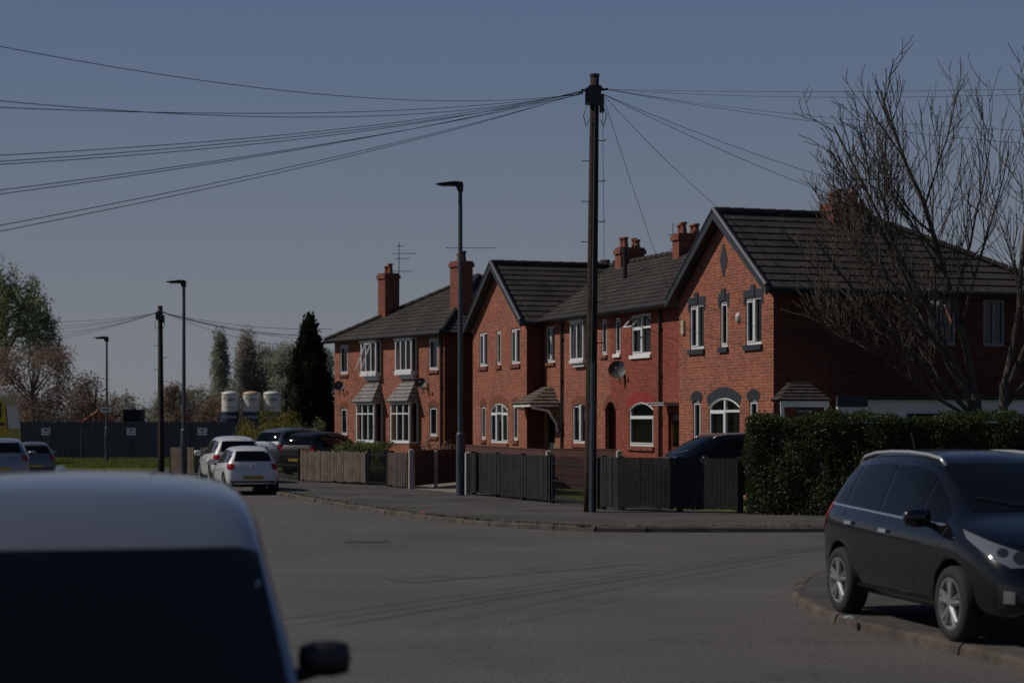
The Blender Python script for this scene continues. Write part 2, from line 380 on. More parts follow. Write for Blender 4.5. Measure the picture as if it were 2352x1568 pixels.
def pane_set(mb,x0,x1,y,z0,z1): mb.face([(x0,y,z0),(x1,y,z0),(x1,y,z1),(x0,y,z1)])
def curtains(parent,m,x0,x1,y,z0,z1,frac,full=False):
    def drape(a,b):
        mb=MB(); n=max(3,int((b-a)/.05)); P=[]
        for i in range(n+1): P.append((a+(b-a)*i/n,y+(.025 if i%2 else -.02)+random.uniform(-.008,.008)))
        for p in P: mb.v+=[(p[0],p[1],z0),(p[0],p[1],z1)]
        for i in range(n): mb.f.append((i*2,i*2+2,i*2+3,i*2+1)); mb.m.append(0); mb.uv.append(None)
        mb.obj('curtain',m,parent)
    if full: drape(x0,x1)
    else:
        fl=min(.49,frac*random.uniform(.6,1.4)); fr=min(.49,frac*random.uniform(.6,1.4))
        drape(x0,x0+(x1-x0)*fl); drape(x1-(x1-x0)*fr,x1)
def window(house,x,z0,z1,w,y,lights=2,top=0,cur=.22,curm=None,sill=None,sillw=.12,full=False,label=None,openv=False):
    a=x-w/2;b=x+w/2; t=.055; mb=MB(); Y0=y+.03;Y1=y+.10
    mb.box(a,b,Y0,Y1,z0,z0+t*1.2); mb.box(a,b,Y0,Y1,z1-t,z1); mb.box(a,a+t,Y0+.001,Y1,z0+t*1.2,z1-t); mb.box(b-t,b,Y0+.001,Y1,z0+t*1.2,z1-t)
    zt=z1-t
    if top:
        zt=z1-top; mb.box(a+t,b-t,Y0-.006,Y1,zt-.03,zt+.03)
    for i in range(1,lights):
        xm=a+w*i/lights; mb.box(xm-.04,xm+.04,Y0-.012,Y1-.002,z0+t*1.2,z1-t)
    for i in range(lights):
        xa=a+w*i/lights+(.04 if i else t);xb=a+w*(i+1)/lights-(.04 if i<lights-1 else t)
        if i%2==0:
            mb.box(xa,xa+.03,Y0-.018,Y0+.02,z0+.07,zt-.03);mb.box(xb-.03,xb,Y0-.018,Y0+.02,z0+.07,zt-.03)
            mb.box(xa+.03,xb-.03,Y0-.018,Y0+.02,z0+.07,z0+.10);mb.box(xa+.03,xb-.03,Y0-.018,Y0+.02,zt-.06,zt-.03)
    o=mb.obj('window',UPVC,house)
    if label:o['label']=label
    p=MB(); pane_set(p,a+.02,b-.02,y+.075,z0+.03,z1-.02); p.obj('window_pane',GLASS,o)
    if cur or full: curtains(o,curm or random.choice([CURT,CURT,CURTG]),a+.03,b-.03,y+.2,z0,z1,cur,full)
    if openv:
        v=MB(); v.tube([(a+.08,y-.28,z1-top+.02),(x-.03,y-.28,z1-top+.02),(x-.03,y+.0,z1-.06),(a+.08,y,z1-.06),(a+.08,y-.28,z1-top+.02)],.03,4); v.obj('opening_sash',UPVC,o)
    if sill:
        s=MB(); s.box(a-.06,b+.06,y-.06,y+.03,z0-sillw,z0-.002); s.obj('sill',sill,o)
    return o
def arch(house,x,ztop,w,rise,th,y,m,name='window_arch',proud=.012):
    mb=MB(); n=10; half=w/2; r=(half*half+rise*rise)/(2*rise); cz=ztop-r
    a0=math.asin(half/r)
    for i in range(n):
        t0=-a0+2*a0*i/n;t1=-a0+2*a0*(i+1)/n-.01/r
        P=[]
        for rr,t in((r,t0),(r,t1),(r+th,t1),(r+th,t0)): P.append((x+rr*math.sin(t),cz+rr*math.cos(t)))
        F=[(p[0],y-proud,p[1]) for p in P];B=[(p[0],y+.1,p[1]) for p in P]
        uvs=[(0,0),(.0,.07),(.2,.07),(.2,0)]
        mb.face(F,0,uvs); mb.face([F[0],B[0],B[1],F[1]]); mb.face([F[1],B[1],B[2],F[2]]);mb.face([F[2],B[2],B[3],F[3]]);mb.face([F[3],B[3],B[0],F[0]])
    return mb.obj(name,m,house)
def archfill(mb,x,ztop,w,rise,y,m=0):
    n=10; half=w/2; r=(half*half+rise*rise)/(2*rise); cz=ztop-r
    pts=[(x-half+w*i/n, cz+math.sqrt(max(0,r*r-(-half+w*i/n)**2))) for i in range(n+1)]
    for p,q in zip(pts[:-1],pts[1:]):
        mb.face([(p[0],y,p[1]),(q[0],y,q[1]),(q[0],y,ztop+.001),(p[0],y,ztop+.001)],m,[p,q,(q[0],ztop),(p[0],ztop)])
def archframe(house,x,ztop,w,rise,y):
    mb=MB(); n=10; half=w/2-.01; r=(half*half+rise*rise)/(2*rise); cz=ztop-.01-r; a0=math.asin(half/r)
    mb.tube([(x+r*math.sin(-a0+2*a0*i/n),y+.025,cz-.02+r*math.cos(-a0+2*a0*i/n)) for i in range(n+1)],.035,5)
    mb.obj('curved_frame_head',UPVC,house)
def keystone(house,x,z,w,y,m):
    mb=MB(); mb.box(x-w/2-.1,x+w/2+.1,y-.015,y+.1,z+.003,z+.19); mb.box(x-.11,x+.11,y-.035,y+.1,z+.02,z+.30)
    mb.box(x-w/2-.1,x-w/2-.003,y-.014,y+.06,z-.16,z+.004); mb.box(x+w/2+.003,x+w/2+.1,y-.014,y+.06,z-.16,z+.004)
    mb.obj('lintel',m,house)
def oriel(house,x,z0,z1,w,y,proj,base=.18,cur=.25,curm=None,transom=.0,openside=False):
    a=x-w/2;b=x+w/2;Y=y-proj; mb=MB(); t=.06
    mb.box(a-.03,b+.03,Y-.03,y-.003,z0-base*.45,z0); mb.box(a+.08,b-.08,Y+.12 if proj>.2 else Y+.05,y-.003,z0-base,z0-base*.45-.002)
    mb.box(a-.05,b+.05,Y-.06,y-.003,z1,z1+.06)
    for xx in(a,b-t): mb.box(xx,xx+t,Y,Y+t,z0,z1); mb.box(xx,xx+t,y-t,y-.004,z0,z1)
    for k in(1,2) if w>1.2 else (1,):
        nn=3 if w>1.2 else 2
        xm=a+w*k/nn; mb.box(xm-.026,xm+.026,Y,Y+t-.01,z0,z1)
    mb.box(a+t,b-t,Y,Y+t-.015,z0,z0+.06); mb.box(a+t,b-t,Y,Y+t-.015,z1-.06,z1)
    if transom: mb.box(a+t,b-t,Y-.004,Y+t-.015,z1-transom-.025,z1-transom+.025)
    o=mb.obj('bay_window',UPVC,house)
    p=MB(); p.face([(a+.03,Y+.04,z0),(b-.03,Y+.04,z0),(b-.03,Y+.04,z1),(a+.03,Y+.04,z1)]); p.face([(a+.03,Y+.04,z0),(a+.03,y,z0),(a+.03,y,z1),(a+.03,Y+.04,z1)]);p.face([(b-.03,Y+.04,z0),(b-.03,y,z0),(b-.03,y,z1),(b-.03,Y+.04,z1)])
    p.obj('window_pane',GLASS,o)
    if openside:
        v=MB(); xm=a+w/3; v.tube([(xm,Y-.03,z1-.08),(xm,Y-.42,z0+.12),(xm+.45,Y-.42,z0+.12),(xm+.45,Y-.03,z1-.08),(xm,Y-.03,z1-.08)],.03,4); v.obj('opening_sash',UPVC,o)
    curtains(o,curm or CURT,a+.08,b-.08,Y+.14,z0,z1,cur)
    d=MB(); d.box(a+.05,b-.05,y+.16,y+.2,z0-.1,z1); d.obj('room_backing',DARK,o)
    return o
def downpipe(house,x,y,z0,z1):
    mb=MB(); mb.tube([(x,y-.06,z0),(x,y-.06,z1)],.045,8)
    for k in range(4): mb.box(x-.07,x+.07,y-.06,y-.001,z0+.5+k*1.3,z0+.55+k*1.3)
    mb.obj('drainpipe',BLACKP,house)
def gutter(house,x0,x1,y,z):
    mb=MB(); mb.box(x0,x1,y+.03,y+.06,z-.12,z+.03); mb.tube([(x0,y-.02,z-.03),(x1,y-.02,z-.03)],.055,8); mb.obj('gutter',BLACKP,house)
# ------------------------------------------------------------------ row of four
ROW_O=Vector((6.2,47.2,.1)); RZ=math.atan2(-.943,.331)
def rowhouse_base(o,rz,tc,label):
    M=Matrix.Rotation(rz,4,'Z'); p=o+M@Vector((-tc,0,0))
    return tag(empty('brick_house',p,rz),label,'house')
EV=5.15-.1; RG=7.2-.1; U0=3.83-.1; U1=5.0-.1-.02; G1=2.52-.1
def gable_house(t0,t1,black,right_end,label):
    tc=(t0+t1)/2; W=t1-t0; h=rowhouse_base(ROW_O,RZ,tc,label); hw=W/2
    LM=SLATE if black else BRICKC
    mb=MB()
    wl=-1.62; wr=1.66
    ops=[(wl-.43,wl+.43,U0,U1),(-.21,.21,U0,U1),(wr-.43,wr+.43,U0,U1),(wl-.23,wl+.23,1.25,G1),(-.9,.9,1.15,G1+.05),(wr-.23,wr+.23,1.25,G1)]
    wall_front(mb,-hw,hw,0,-.1,EV,ops)
    apex=(0,0,RG-.08)
    mb.face([(-hw,0,EV),(hw,0,EV),apex],0,[(-hw,EV),(hw,EV),(0,RG)])
    for (x,zt,w,r) in ((wl,G1,.46,.09),(0,G1+.05,1.8,.22),(wr,G1,.46,.09)): archfill(mb,x,zt,w,r,-.002)
    if right_end:
        side_ops=[(4.2,4.95,U0,U1),(5.75,6.35,U0,U1)]
        ys=sorted({0,8}|{q for o in side_ops for q in o[:2]}); zs=[-.1,U0,U1,EV]
        for a,b in zip(ys[:-1],ys[1:]):
            for c,d in zip(zs[:-1],zs[1:]):
                if any(o[0]<(a+b)/2<o[1] and o[2]<(c+d)/2<o[3] for o in side_ops): continue
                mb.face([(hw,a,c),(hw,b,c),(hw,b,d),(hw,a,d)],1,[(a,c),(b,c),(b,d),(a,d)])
        side_wall(mb,-hw,0,8,-.1,EV)
    else:
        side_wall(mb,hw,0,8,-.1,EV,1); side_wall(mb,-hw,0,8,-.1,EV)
    mb.face([(-hw,8,-.1),(hw,8,-.1),(hw,8,EV),(-hw,8,EV)],0,[(0,0),(W,0),(W,5),(0,5)])
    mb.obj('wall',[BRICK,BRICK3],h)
    if right_end:
        for a,b in ((4.2,4.95),(5.75,6.35)):
            f=MB(); x=hw
            f.box(x-.08,x-.01,a,b,U0,U0+.07);f.box(x-.08,x-.01,a,b,U1-.06,U1);f.box(x-.08,x-.012,a,a+.06,U0+.07,U1-.06);f.box(x-.08,x-.012,b-.06,b,U0+.07,U1-.06)
            f.box(x-.08,x-.015,(a+b)/2-.03,(a+b)/2+.03,U0+.07,U1-.06)
            wo=f.obj('window',mat('grey_flank_frame',(.22,.22,.23),.5),h); q=MB(); q.face([(x-.05,a+.02,U0),(x-.05,b-.02,U0),(x-.05,b-.02,U1),(x-.05,a+.02,U1)]); q.obj('window_pane',GLASS,wo)  # flank window frames in a darker grey than the front ones
    SM=SLATE if black else BRICKC
    for x in(wl,wr):
        window(h,x,U0,U1,.86,0,2,0,.3,sill=SM,sillw=.13)
        if black: keystone(h,x,U1,.86,0,LM)
    window(h,0,U0,U1,.42,0,1,0,.3,sill=SM,sillw=.13)
    if black: keystone(h,0,U1,.42,0,LM)
    for x in(wl,wr): window(h,x,1.25,G1,.46,0,1,0,.3,sill=SM); arch(h,x,G1,.46,.09,.24,0,LM)
    window(h,0,1.15,G1+.05,1.8,0,3 if not black else 2,.34,.3,curm=CURT,sill=SM); arch(h,0,G1+.05,1.8,.22,.26,0,LM); archframe(h,0,G1+.05,1.8,.22,0)
    if black:
        mb=MB(); n=7
        for i in range(n):
            zz=RG-1.60+i*.115; ww=.04+.17*(1-abs(i-(n-1)/2)/((n-1)/2)); mb.box(-ww,ww,-.02,.05,zz,zz+.1149)
        mb.obj('diamond_ornament',SLATE,h)
    mb=MB(); ov=.2; xe=hw+ov; fr=-.28
    ez=EV-.02
    if right_end:
        roofplane(mb,[(xe,fr,ez),(xe,8.2,ez),(0,4,RG),(0,fr,RG)])
        roofplane(mb,[(-xe,fr,ez),(0,fr,RG),(0,4,RG),(-xe,4,ez)])
        roofplane(mb,[(-hw,.35,EV),(0,.35,EV),(0,4,RG),(-hw,4,RG)]) 
        roofplane(mb,[(xe,8.2,ez),(-hw,8.2,ez),(-hw,4,RG),(0,4,RG)])
        ridgeline(mb,(0,fr,RG+.03),(0,4,RG+.03)); ridgeline(mb,(0,4,RG+.03),(-hw,4,RG+.03)); ridgeline(mb,(0,4,RG+.03),(xe,8.2,ez+.05))
    else:
        roofplane(mb,[(-xe,fr,ez),(-xe,8.2,ez),(0,4,RG),(0,fr,RG)])
        roofplane(mb,[(xe,fr,ez),(0,fr,RG),(0,4,RG),(xe,4,ez)])
        roofplane(mb,[(0,.35,EV),(hw,.35,EV),(hw,4,RG),(0,4,RG)])
        roofplane(mb,[(-xe,8.2,ez),(hw,8.2,ez),(hw,4,RG),(0,4,RG)])
        ridgeline(mb,(0,fr,RG+.03),(0,4,RG+.03)); ridgeline(mb,(0,4,RG+.03),(hw,4,RG+.03))
    ro=mb.obj('roof',TILE,h)
    mb=MB()
    for sx in(-1,1):
        P=[(0,RG+.05),(sx*(xe+.02),ez+.05),(sx*(xe+.02),ez-.17),(0,RG-.19)]
        F=[(p[0],fr-.03,p[1]) for p in P];B=[(p[0],fr+.02,p[1]) for p in P]
        mb.face(F);mb.face(B)
        for i in range(4): mb.face([F[i],F[(i+1)%4],B[(i+1)%4],B[i]])
        mb.tube([(0,fr,RG+.07),(sx*xe,fr,ez+.06)],.06,6)
        mb.face([(0,fr,RG-.12),(sx*xe,fr,ez-.1),(sx*xe,0,ez-.1),(0,0,RG-.12)])
    mb.obj('bargeboard',SLATE,h)
    g=MB()
    g.tube([((xe+.04),fr,ez-.04),((xe+.04),8.2 if right_end else .5,ez-.04)],.055,8); g.box(xe-.02,xe+.0,fr+.03,8.2 if right_end else .5,ez-.13,ez-.01); g.obj('gutter',BLACKP,h)
    return h,ro,hw
H1,R1,hw1=gable_house(0,5.45,True,True,'end terrace red brick house with dark painted lintels and gable boards')
chimney(R1,0.1,3.3,6.8,7.42,.62,.9,2,pot=.36)
H4,R4,hw4=gable_house(17.3,22.8,False,False,'end terrace red brick house with plain brick gable')
chimney(R4,1.45,4.1,6.9,7.62,.5,.85,2,pot=.34)
chimney(R4,-1.4,4.6,6.5,7.3,.5,.9,3,sooty=True,pot=.16)
def alarm(parent,x,y,z,c): 
    mb=MB(); pr=[(.001,-.07),(.07,-.06),(.085,-.03),(.09,0)]
    mb.lathe(pr,(x,y,0),axis='y',n=12)
    mb.v=[(a,b,z+c_*1.5) for a,b,c_ in mb.v]; mb.obj('alarm_box',c,parent,smooth=True)
ALW=mat('alarm_white',(.5,.5,.48),.5)
alarm(H1,.84,-.0,4.42,ALW)
mb=MB(); mb.box(-2.5,-2.34,-.06,-.001,4.15,4.5); mb.obj('alarm_box',mat('alarm_cream',(.42,.38,.26),.5),H1)
def midhouse(t0,t1,idx,label):
    tc=(t0+t1)/2;hw=(t1-t0)/2; h=rowhouse_base(ROW_O,RZ,tc,label); y=.6
    mb=MB(); X=lambda t:-(t-tc)
    if idx==2:
        wins=[(X(9.42),1.38,U0+.02,U1+.02,2,.38),(X(11.15),.42,U0+.1,U1,1,0)]
        ops=[(x-w/2,x+w/2,a,b) for x,w,a,b,_,_ in wins]
        ops+=[(X(9.42)-.88,X(9.42)+.88,1.17,G1),(X(7.1)-.42,X(7.1)+.42,0,2.1),(X(11.7),X(11.7)+.42,0,2.45),(X(6.35)-.12,X(6.35)+.12,U0+.1,U1-.3)]
        gx=X(9.42);gw=1.76
    else:
        wins=[(X(16.75),.8,U0,U1,2,0),(X(12.2),.42,U0+.1,U1,1,0)]
        ops=[(x-w/2,x+w/2,a,b) for x,w,a,b,_,_ in wins]
        ops+=[(X(14.2)-.6,X(14.2)+.6,1.2,G1),(X(16.75)-.42,X(16.75)+.42,0,2.1),(X(11.7)-.42,X(11.7),0,2.45)]
        gx=X(14.2);gw=1.2
    wall_front(mb,-hw,hw,y,-.1,EV,ops)
    archfill(mb,gx,G1,gw,.2 if idx==2 else .14,y-.002)
    side_wall(mb,-hw,y,7.4,-.1,EV); side_wall(mb,hw,y,7.4,-.1,EV)
    mb.face([(-hw,7.4,-.1),(hw,7.4,-.1),(hw,7.4,EV),(-hw,7.4,EV)],0,[(0,0),(5,0),(5,5),(0,5)])
    mb.obj('wall',BRICK2 if idx==2 else BRICK,h)
    for x,w,a,b,l,tp in wins:
        window(h,x,a,b,w,y,l,tp,.25,curm=CURT if l>1 else CURTG,sill=WHITE if idx==2 else BRICKC,sillw=.1,openv=(idx==2 and w>1))
    if idx==2:
        window(h,gx,1.17,G1,gw,y,1,.42,.3,full=True,curm=mat('pale_blind',(.27,.30,.29),.9,var=.15,vscale=4),sill=BRICKC); arch(h,gx,G1,gw,.2,.28,y,RED); archframe(h,gx,G1,gw,.2,y)
        window(h,X(6.35),U0+.1,U1-.3,.24,y,1,0,0,sill=BRICKC)
    else:
        window(h,gx,1.2,G1,gw,y,2,0,.25,sill=BRICKC); arch(h,gx,G1,gw,.14,.24,y,BRICKC)
        oriel(h,X(14.05),U0,U1+.03,1.1,y,.16,.2)
    mb=MB()
    if idx==2: px0,px1=X(11.7),X(11.7)+.42
    else: px0,px1=X(11.7)-.42,X(11.7)
    mb.box(px0,px1,y+.5,y+.55,0,2.45); mb.obj('passage_gate',BLACKP,h)
    if idx==2: arch(h,X(11.7),2.45,.84,.28,.2,y,BRICKC,'passage_arch')
    dx=X(7.1) if idx==2 else X(16.75)
    d=MB(); d.box(dx-.41,dx+.41,y+.08,y+.12,.02,2.08); d.box(dx-.28,dx+.28,y+.06,y+.08,1.2,1.9,1); do=d.obj('door',[mat('door_green' if idx==3 else 'door_brown',(.04,.05,.045) if idx==3 else (.1,.03,.02),.4),GLASS],h)
    hd=MB(); hd.tube([(dx+.3,y+.03,1.0),(dx+.3,y+.03,1.15)],.015,6); hd.obj('handle',UPVC,do)
    if idx==2:
        c=MB(); c.box(dx-.55,dx+.55,y-.55,y-.002,2.30,2.36); c.box(dx-.58,dx+.58,y-.58,y-.003,2.361,2.385); c.obj('flat_canopy',mat('grey_canopy',(.34,.35,.36),.6),h)
        text('house_number','111',.16,h,(dx+.75+.22,y-.012,1.7),(R(90),0,0),WHITE)
    else:
        c=MB(); xa,xb=dx-.75,dx+.75; yy=y-1.0
        roofplane(c,[(xa-.1,yy,2.42),(xb+.1,yy,2.42),(xb-.55,y-.15,2.95),(xa+.55,y-.15,2.95)],h=.17,lift=.03)
        roofplane(c,[(xa-.1,y-.01,2.42),(xa-.1,yy,2.42),(xa+.55,y-.15,2.95),(xa+.55,y-.01,2.95)],h=.17,lift=.03)
        roofplane(c,[(xb+.1,yy,2.42),(xb+.1,y-.01,2.42),(xb-.55,y-.01,2.95),(xb-.55,y-.15,2.95)],h=.17,lift=.03)
        c.obj('porch_roof',brickmat('brown_porch_tile',(.17,.145,.12),(.12,.10,.085),(.05,.04,.03),.17,.17,.01),h)
        c=MB(); c.box(xa-.05,xb+.05,yy+.03,yy+.09,2.33,2.41); c.box(xa-.05,xa,yy+.09,y-.003,2.33,2.41);c.box(xb,xb+.05,yy+.09,y-.003,2.33,2.41)
        for xx in(xa,xb):
            c.tube([(xx,yy+.1,2.30),(xx,y-.35,2.2),(xx,y-.08,1.8),(xx,y-.04,1.55)],.04,6)
        c.obj('porch_bracket',WHITE,h)
    downpipe(h,X(7.97) if idx==2 else X(15.6),y,0,EV-.1)
    mb=MB()
    roofplane(mb,[(-hw,.28,EV),(hw,.28,EV),(hw,4,RG),(-hw,4,RG)])
    roofplane(mb,[(hw,7.7,EV),(-hw,7.7,EV),(-hw,4,RG),(hw,4,RG)])
    ridgeline(mb,(-hw,4,RG+.03),(hw,4,RG+.03))
    ro=mb.obj('roof',TILE,h); gutter(h,-hw,hw,.25,EV+.02)
    return h,ro
H2,R2=midhouse(5.45,11.7,2,'mid terrace red brick house with flat door canopy and red arch')
H3,R3=midhouse(11.7,17.3,3,'mid terrace red brick house with tiled porch and oriel window')
chimney(R3,14.5-13.7,4.0,6.8,7.65,.5,.85,2,pot=.34)
chimney(R2,-1.0,4.2,6.8,7.5,.5,.85,2,pot=.28)
p=MB(); p.tube([(-.9,2.6,6.1),(-.9,2.6,7.15)],.07,10); p.tube([(-.9,2.6,7.15),(-.9,2.6,7.3)],[.1,.1],10); p.obj('vent_pipe',BLACKP,R3)
# ------------------------------------------------------------------ semi pair
SO=Vector((-2.44,71.8,.1)); SRZ=math.atan2(-.857,.516)
def semi(side,label):
    t0=0 if side==0 else 4.5; tc=t0+2.25; M=Matrix.Rotation(SRZ,4,'Z')
    h=tag(empty('brick_house',SO+M@Vector((-tc,0,0)),SRZ),label,'house')
    s=1 if side==0 else -1
    X=lambda xo:s*xo
    hw=2.25; ez=5.05; ap=7.5
    so=X(1.42); bo=X(-.75)+(.28 if side==0 else .42)
    ops=[(so-.36,so+.36,U0,U1),(so-.3,so+.3,1.32,2.42),(bo-.55,bo+.55,U0+.02,U1-.02),(bo-.68,bo+.68,1.1,2.5)]
    mb=MB(); wall_front(mb,-hw,hw,0,-.1,ez,ops); archfill(mb,so,2.42,.6,.1,-.002)
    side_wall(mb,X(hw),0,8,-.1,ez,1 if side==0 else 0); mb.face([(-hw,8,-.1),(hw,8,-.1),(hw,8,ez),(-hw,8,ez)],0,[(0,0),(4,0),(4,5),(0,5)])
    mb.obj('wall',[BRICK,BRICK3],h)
    mb=MB(); mb.box(bo-.76,bo+.76,-.38,-.003,-.1,1.02); mb.obj('bay_wall',BRICK,h)
    window(h,so,U0,U1,.72,0,1,0,.3,sill=BRICKC); window(h,so,1.32,2.42,.6,0,1,0,.3,sill=BRICKC); arch(h,so,2.42,.6,.1,.22,0,BRICKC)
    oriel(h,bo,U0,U1+.02,1.28,0,.24,.3,cur=.33,curm=CURTG if side==0 else CURT,openside=(side==1))
    oriel(h,bo,1.1,2.55,1.5,0,.38,.12,cur=.42,transom=.4,curm=CURT)
    mb=MB(); c=(bo-.86,bo+.86)
    PT=brickmat('bay_tile',(.25,.24,.225),(.195,.187,.18),(.09,.08,.075),.17,.17,.01)
    roofplane(mb,[(c[0],-.52,2.60),(c[1],-.52,2.60),(c[1]-.34,-.004,3.36),(c[0]+.34,-.004,3.36)],h=.17,lift=.03)
    roofplane(mb,[(c[0],-.004,2.60),(c[0],-.52,2.60),(c[0]+.34,-.004,3.36)],h=.17,lift=.03)
    roofplane(mb,[(c[1],-.52,2.60),(c[1],-.004,2.60),(c[1]-.34,-.004,3.36)],h=.17,lift=.03)
    mb.obj('bay_roof',PT,h)
    inner=X(-hw); outer=X(hw+.3)
    mb=MB()
    roofplane(mb,[(inner,-.3,ez),(outer,-.3,ez),(inner,4,ap)])
    roofplane(mb,[(outer,-.3,ez),(outer,8.3,ez),(inner,4,ap)])
    roofplane(mb,[(outer,8.3,ez),(inner,8.3,ez),(inner,4,ap)])
    ridgeline(mb,(outer,-.3,ez+.05),(inner,4,ap+.04)); ridgeline(mb,(outer,8.3,ez+.05),(inner,4,ap+.04))
    ro=mb.obj('roof',TILE,h)
    gutter(h,min(inner,outer),max(inner,outer),-.33,ez+.02)
    if side==0: downpipe(h,X(2.1),0,0,ez-.1)
    chimney(ro,X(.68),1.6,5.7,7.72 if side else 7.8,.62,.62,2,sooty=False,pot=.36)
    return h,ro
S1,SR1=semi(0,'semi-detached red brick house with bay window and tall chimney')
S2,SR2=semi(1,'semi-detached red brick house with open upper window beside a cypress')
def dish(M,loc,rz,label,rd=.24):
    n=8; mb=MB(); mb.lathe([(max(rd*i/n,.001),-.30-.08*(i/n)**2) for i in range(n+1)],(0,0,0),axis='y',n=18)
    mb.tube([(0,-.3,0),(0,-.02,-.05),(0,0,-.25)],.02,6); mb.tube([(0,-.32,-.22),(0,-.62,-.05)],.012,5); mb.box(-.04,.04,-.66,-.58,-.09,-.01)
    o=mb.obj('satellite_dish',mat('dish_grey',(.045,.048,.054),.6)); o.location=M@Vector(loc); o.rotation_euler=(R(-18),0,rz)
    tag(o,label,'satellite dish'); return o
MR=Matrix.Translation(ROW_O)@Matrix.Rotation(RZ,4,'Z'); MS=Matrix.Translation(SO)@Matrix.Rotation(SRZ,4,'Z')
dish(MR,(-11.0,.6,3.25),RZ+1.0,'grey satellite dish fixed to a red brick terrace wall',.27)
dish(MS,(-1.62,-.0,3.15),SRZ+.9,'grey satellite dish fixed above a bay window',.2)
dish(MS,(-8.6,0,3.15),SRZ+1.1,'grey satellite dish on the corner of a brick house',.2)
def aerial(p,h,arms,rz,label):
    mb=MB(); mb.tube([(0,0,0),(0,0,h)],.016,5)
    for (z,l,k) in arms:
        mb.tube([(-l*.3,0,z),(l*.7,0,z)],.011,4)
        for i in range(k):
            x=-l*.3+l*(i+.3)/k; mb.tube([(x,-.16,z),(x,.16,z)],.006,4,cap=False)
    o=mb.obj('television_aerial',STEEL,None,loc=p,rz=rz); tag(o,label,'aerial')
def Mloc(M,x,y,z): return M@Vector((x,y,z))
aerial(Mloc(MS,-7.1,1.9,6.3),2.65,[(2.5,.3,3),(2.2,1.0,8),(2.0,.6,5),(1.5,.8,6)],0,'tall metal television aerial mast beside a chimney')
aerial(Mloc(MS,-1.6,1.6,7.8),.55,[(.5,1.9,9)],.0,'long television aerial on a brick chimney')
aerial(Mloc(MR,-21.6,7.0,5.4),3.4,[(3.0,.7,6),(2.5,.4,3),(2.1,1.0,7)],0,'television aerial with several arms behind the roof ridge')
aerial(Mloc(MR,-2.7,3.6,7.2),.95,[(.85,.9,5),(.7,.4,3)],0,'television aerial on the roof ridge by a chimney')
# ------------------------------------------------------------------ extension and canopy beside the end house
e=tag(empty('flat_roof_extension',(7.35,44.6,.1)),'white rendered flat roof extension with dark fascia behind the hedge','extension')
mb=MB(); mb.box(.6,8,0,2.2,0,2.36); mb.obj('wall',mat('bright_white_render',(.85,.85,.84),.6),e)
mb=MB(); mb.box(.5,8.1,-.12,2.3,2.363,2.43); mb.obj('roof',SLATE,e)
mb=MB(); mb.box(-.12,.55,-.4,-.16,2.2,2.45); mb.box(-.12,.55,-.38,-.16,0,2.199,1); mb.obj('meter_cabinet',[SLATE,WHITE],e)
mb=MB(); mb.box(1.5,2.7,-.03,-.001,1.4,2.05); mb.obj('window',DARK,e)
e=tag(empty('porch',(6.55,45.6,.1)),'small tiled porch canopy with white fascia beside the brick flank','porch')
mb=MB(); roofplane(mb,[(-.5,-.6,2.35),(.65,-.6,2.35),(.3,.2,2.75),(-.1,.2,2.75)],h=.17,lift=.03); roofplane(mb,[(-.5,1,2.35),(-.5,-.6,2.35),(-.1,.2,2.75),(-.1,1,2.75)],h=.17,lift=.03); roofplane(mb,[(.65,-.6,2.35),(.65,1,2.35),(.3,1,2.75),(.3,.2,2.75)],h=.17,lift=.03)
mb.obj('roof',TILE,e)
mb=MB(); mb.box(-.48,.63,-.58,-.52,2.2,2.34); mb.box(-.46,-.38,-.5,-.42,0,2.2);mb.box(.53,.61,-.5,-.42,0,2.2); mb.obj('fascia',WHITE,e)
mb=MB(); mb.box(-.12,.27,-.62,-.585,2.04,2.17); s=mb.obj('name_plate',BLACKP,e); text('plate_lettering','DOLLHOUSE',.055,e,(.075,-.628,2.105),(R(90),0,0),WHITE)
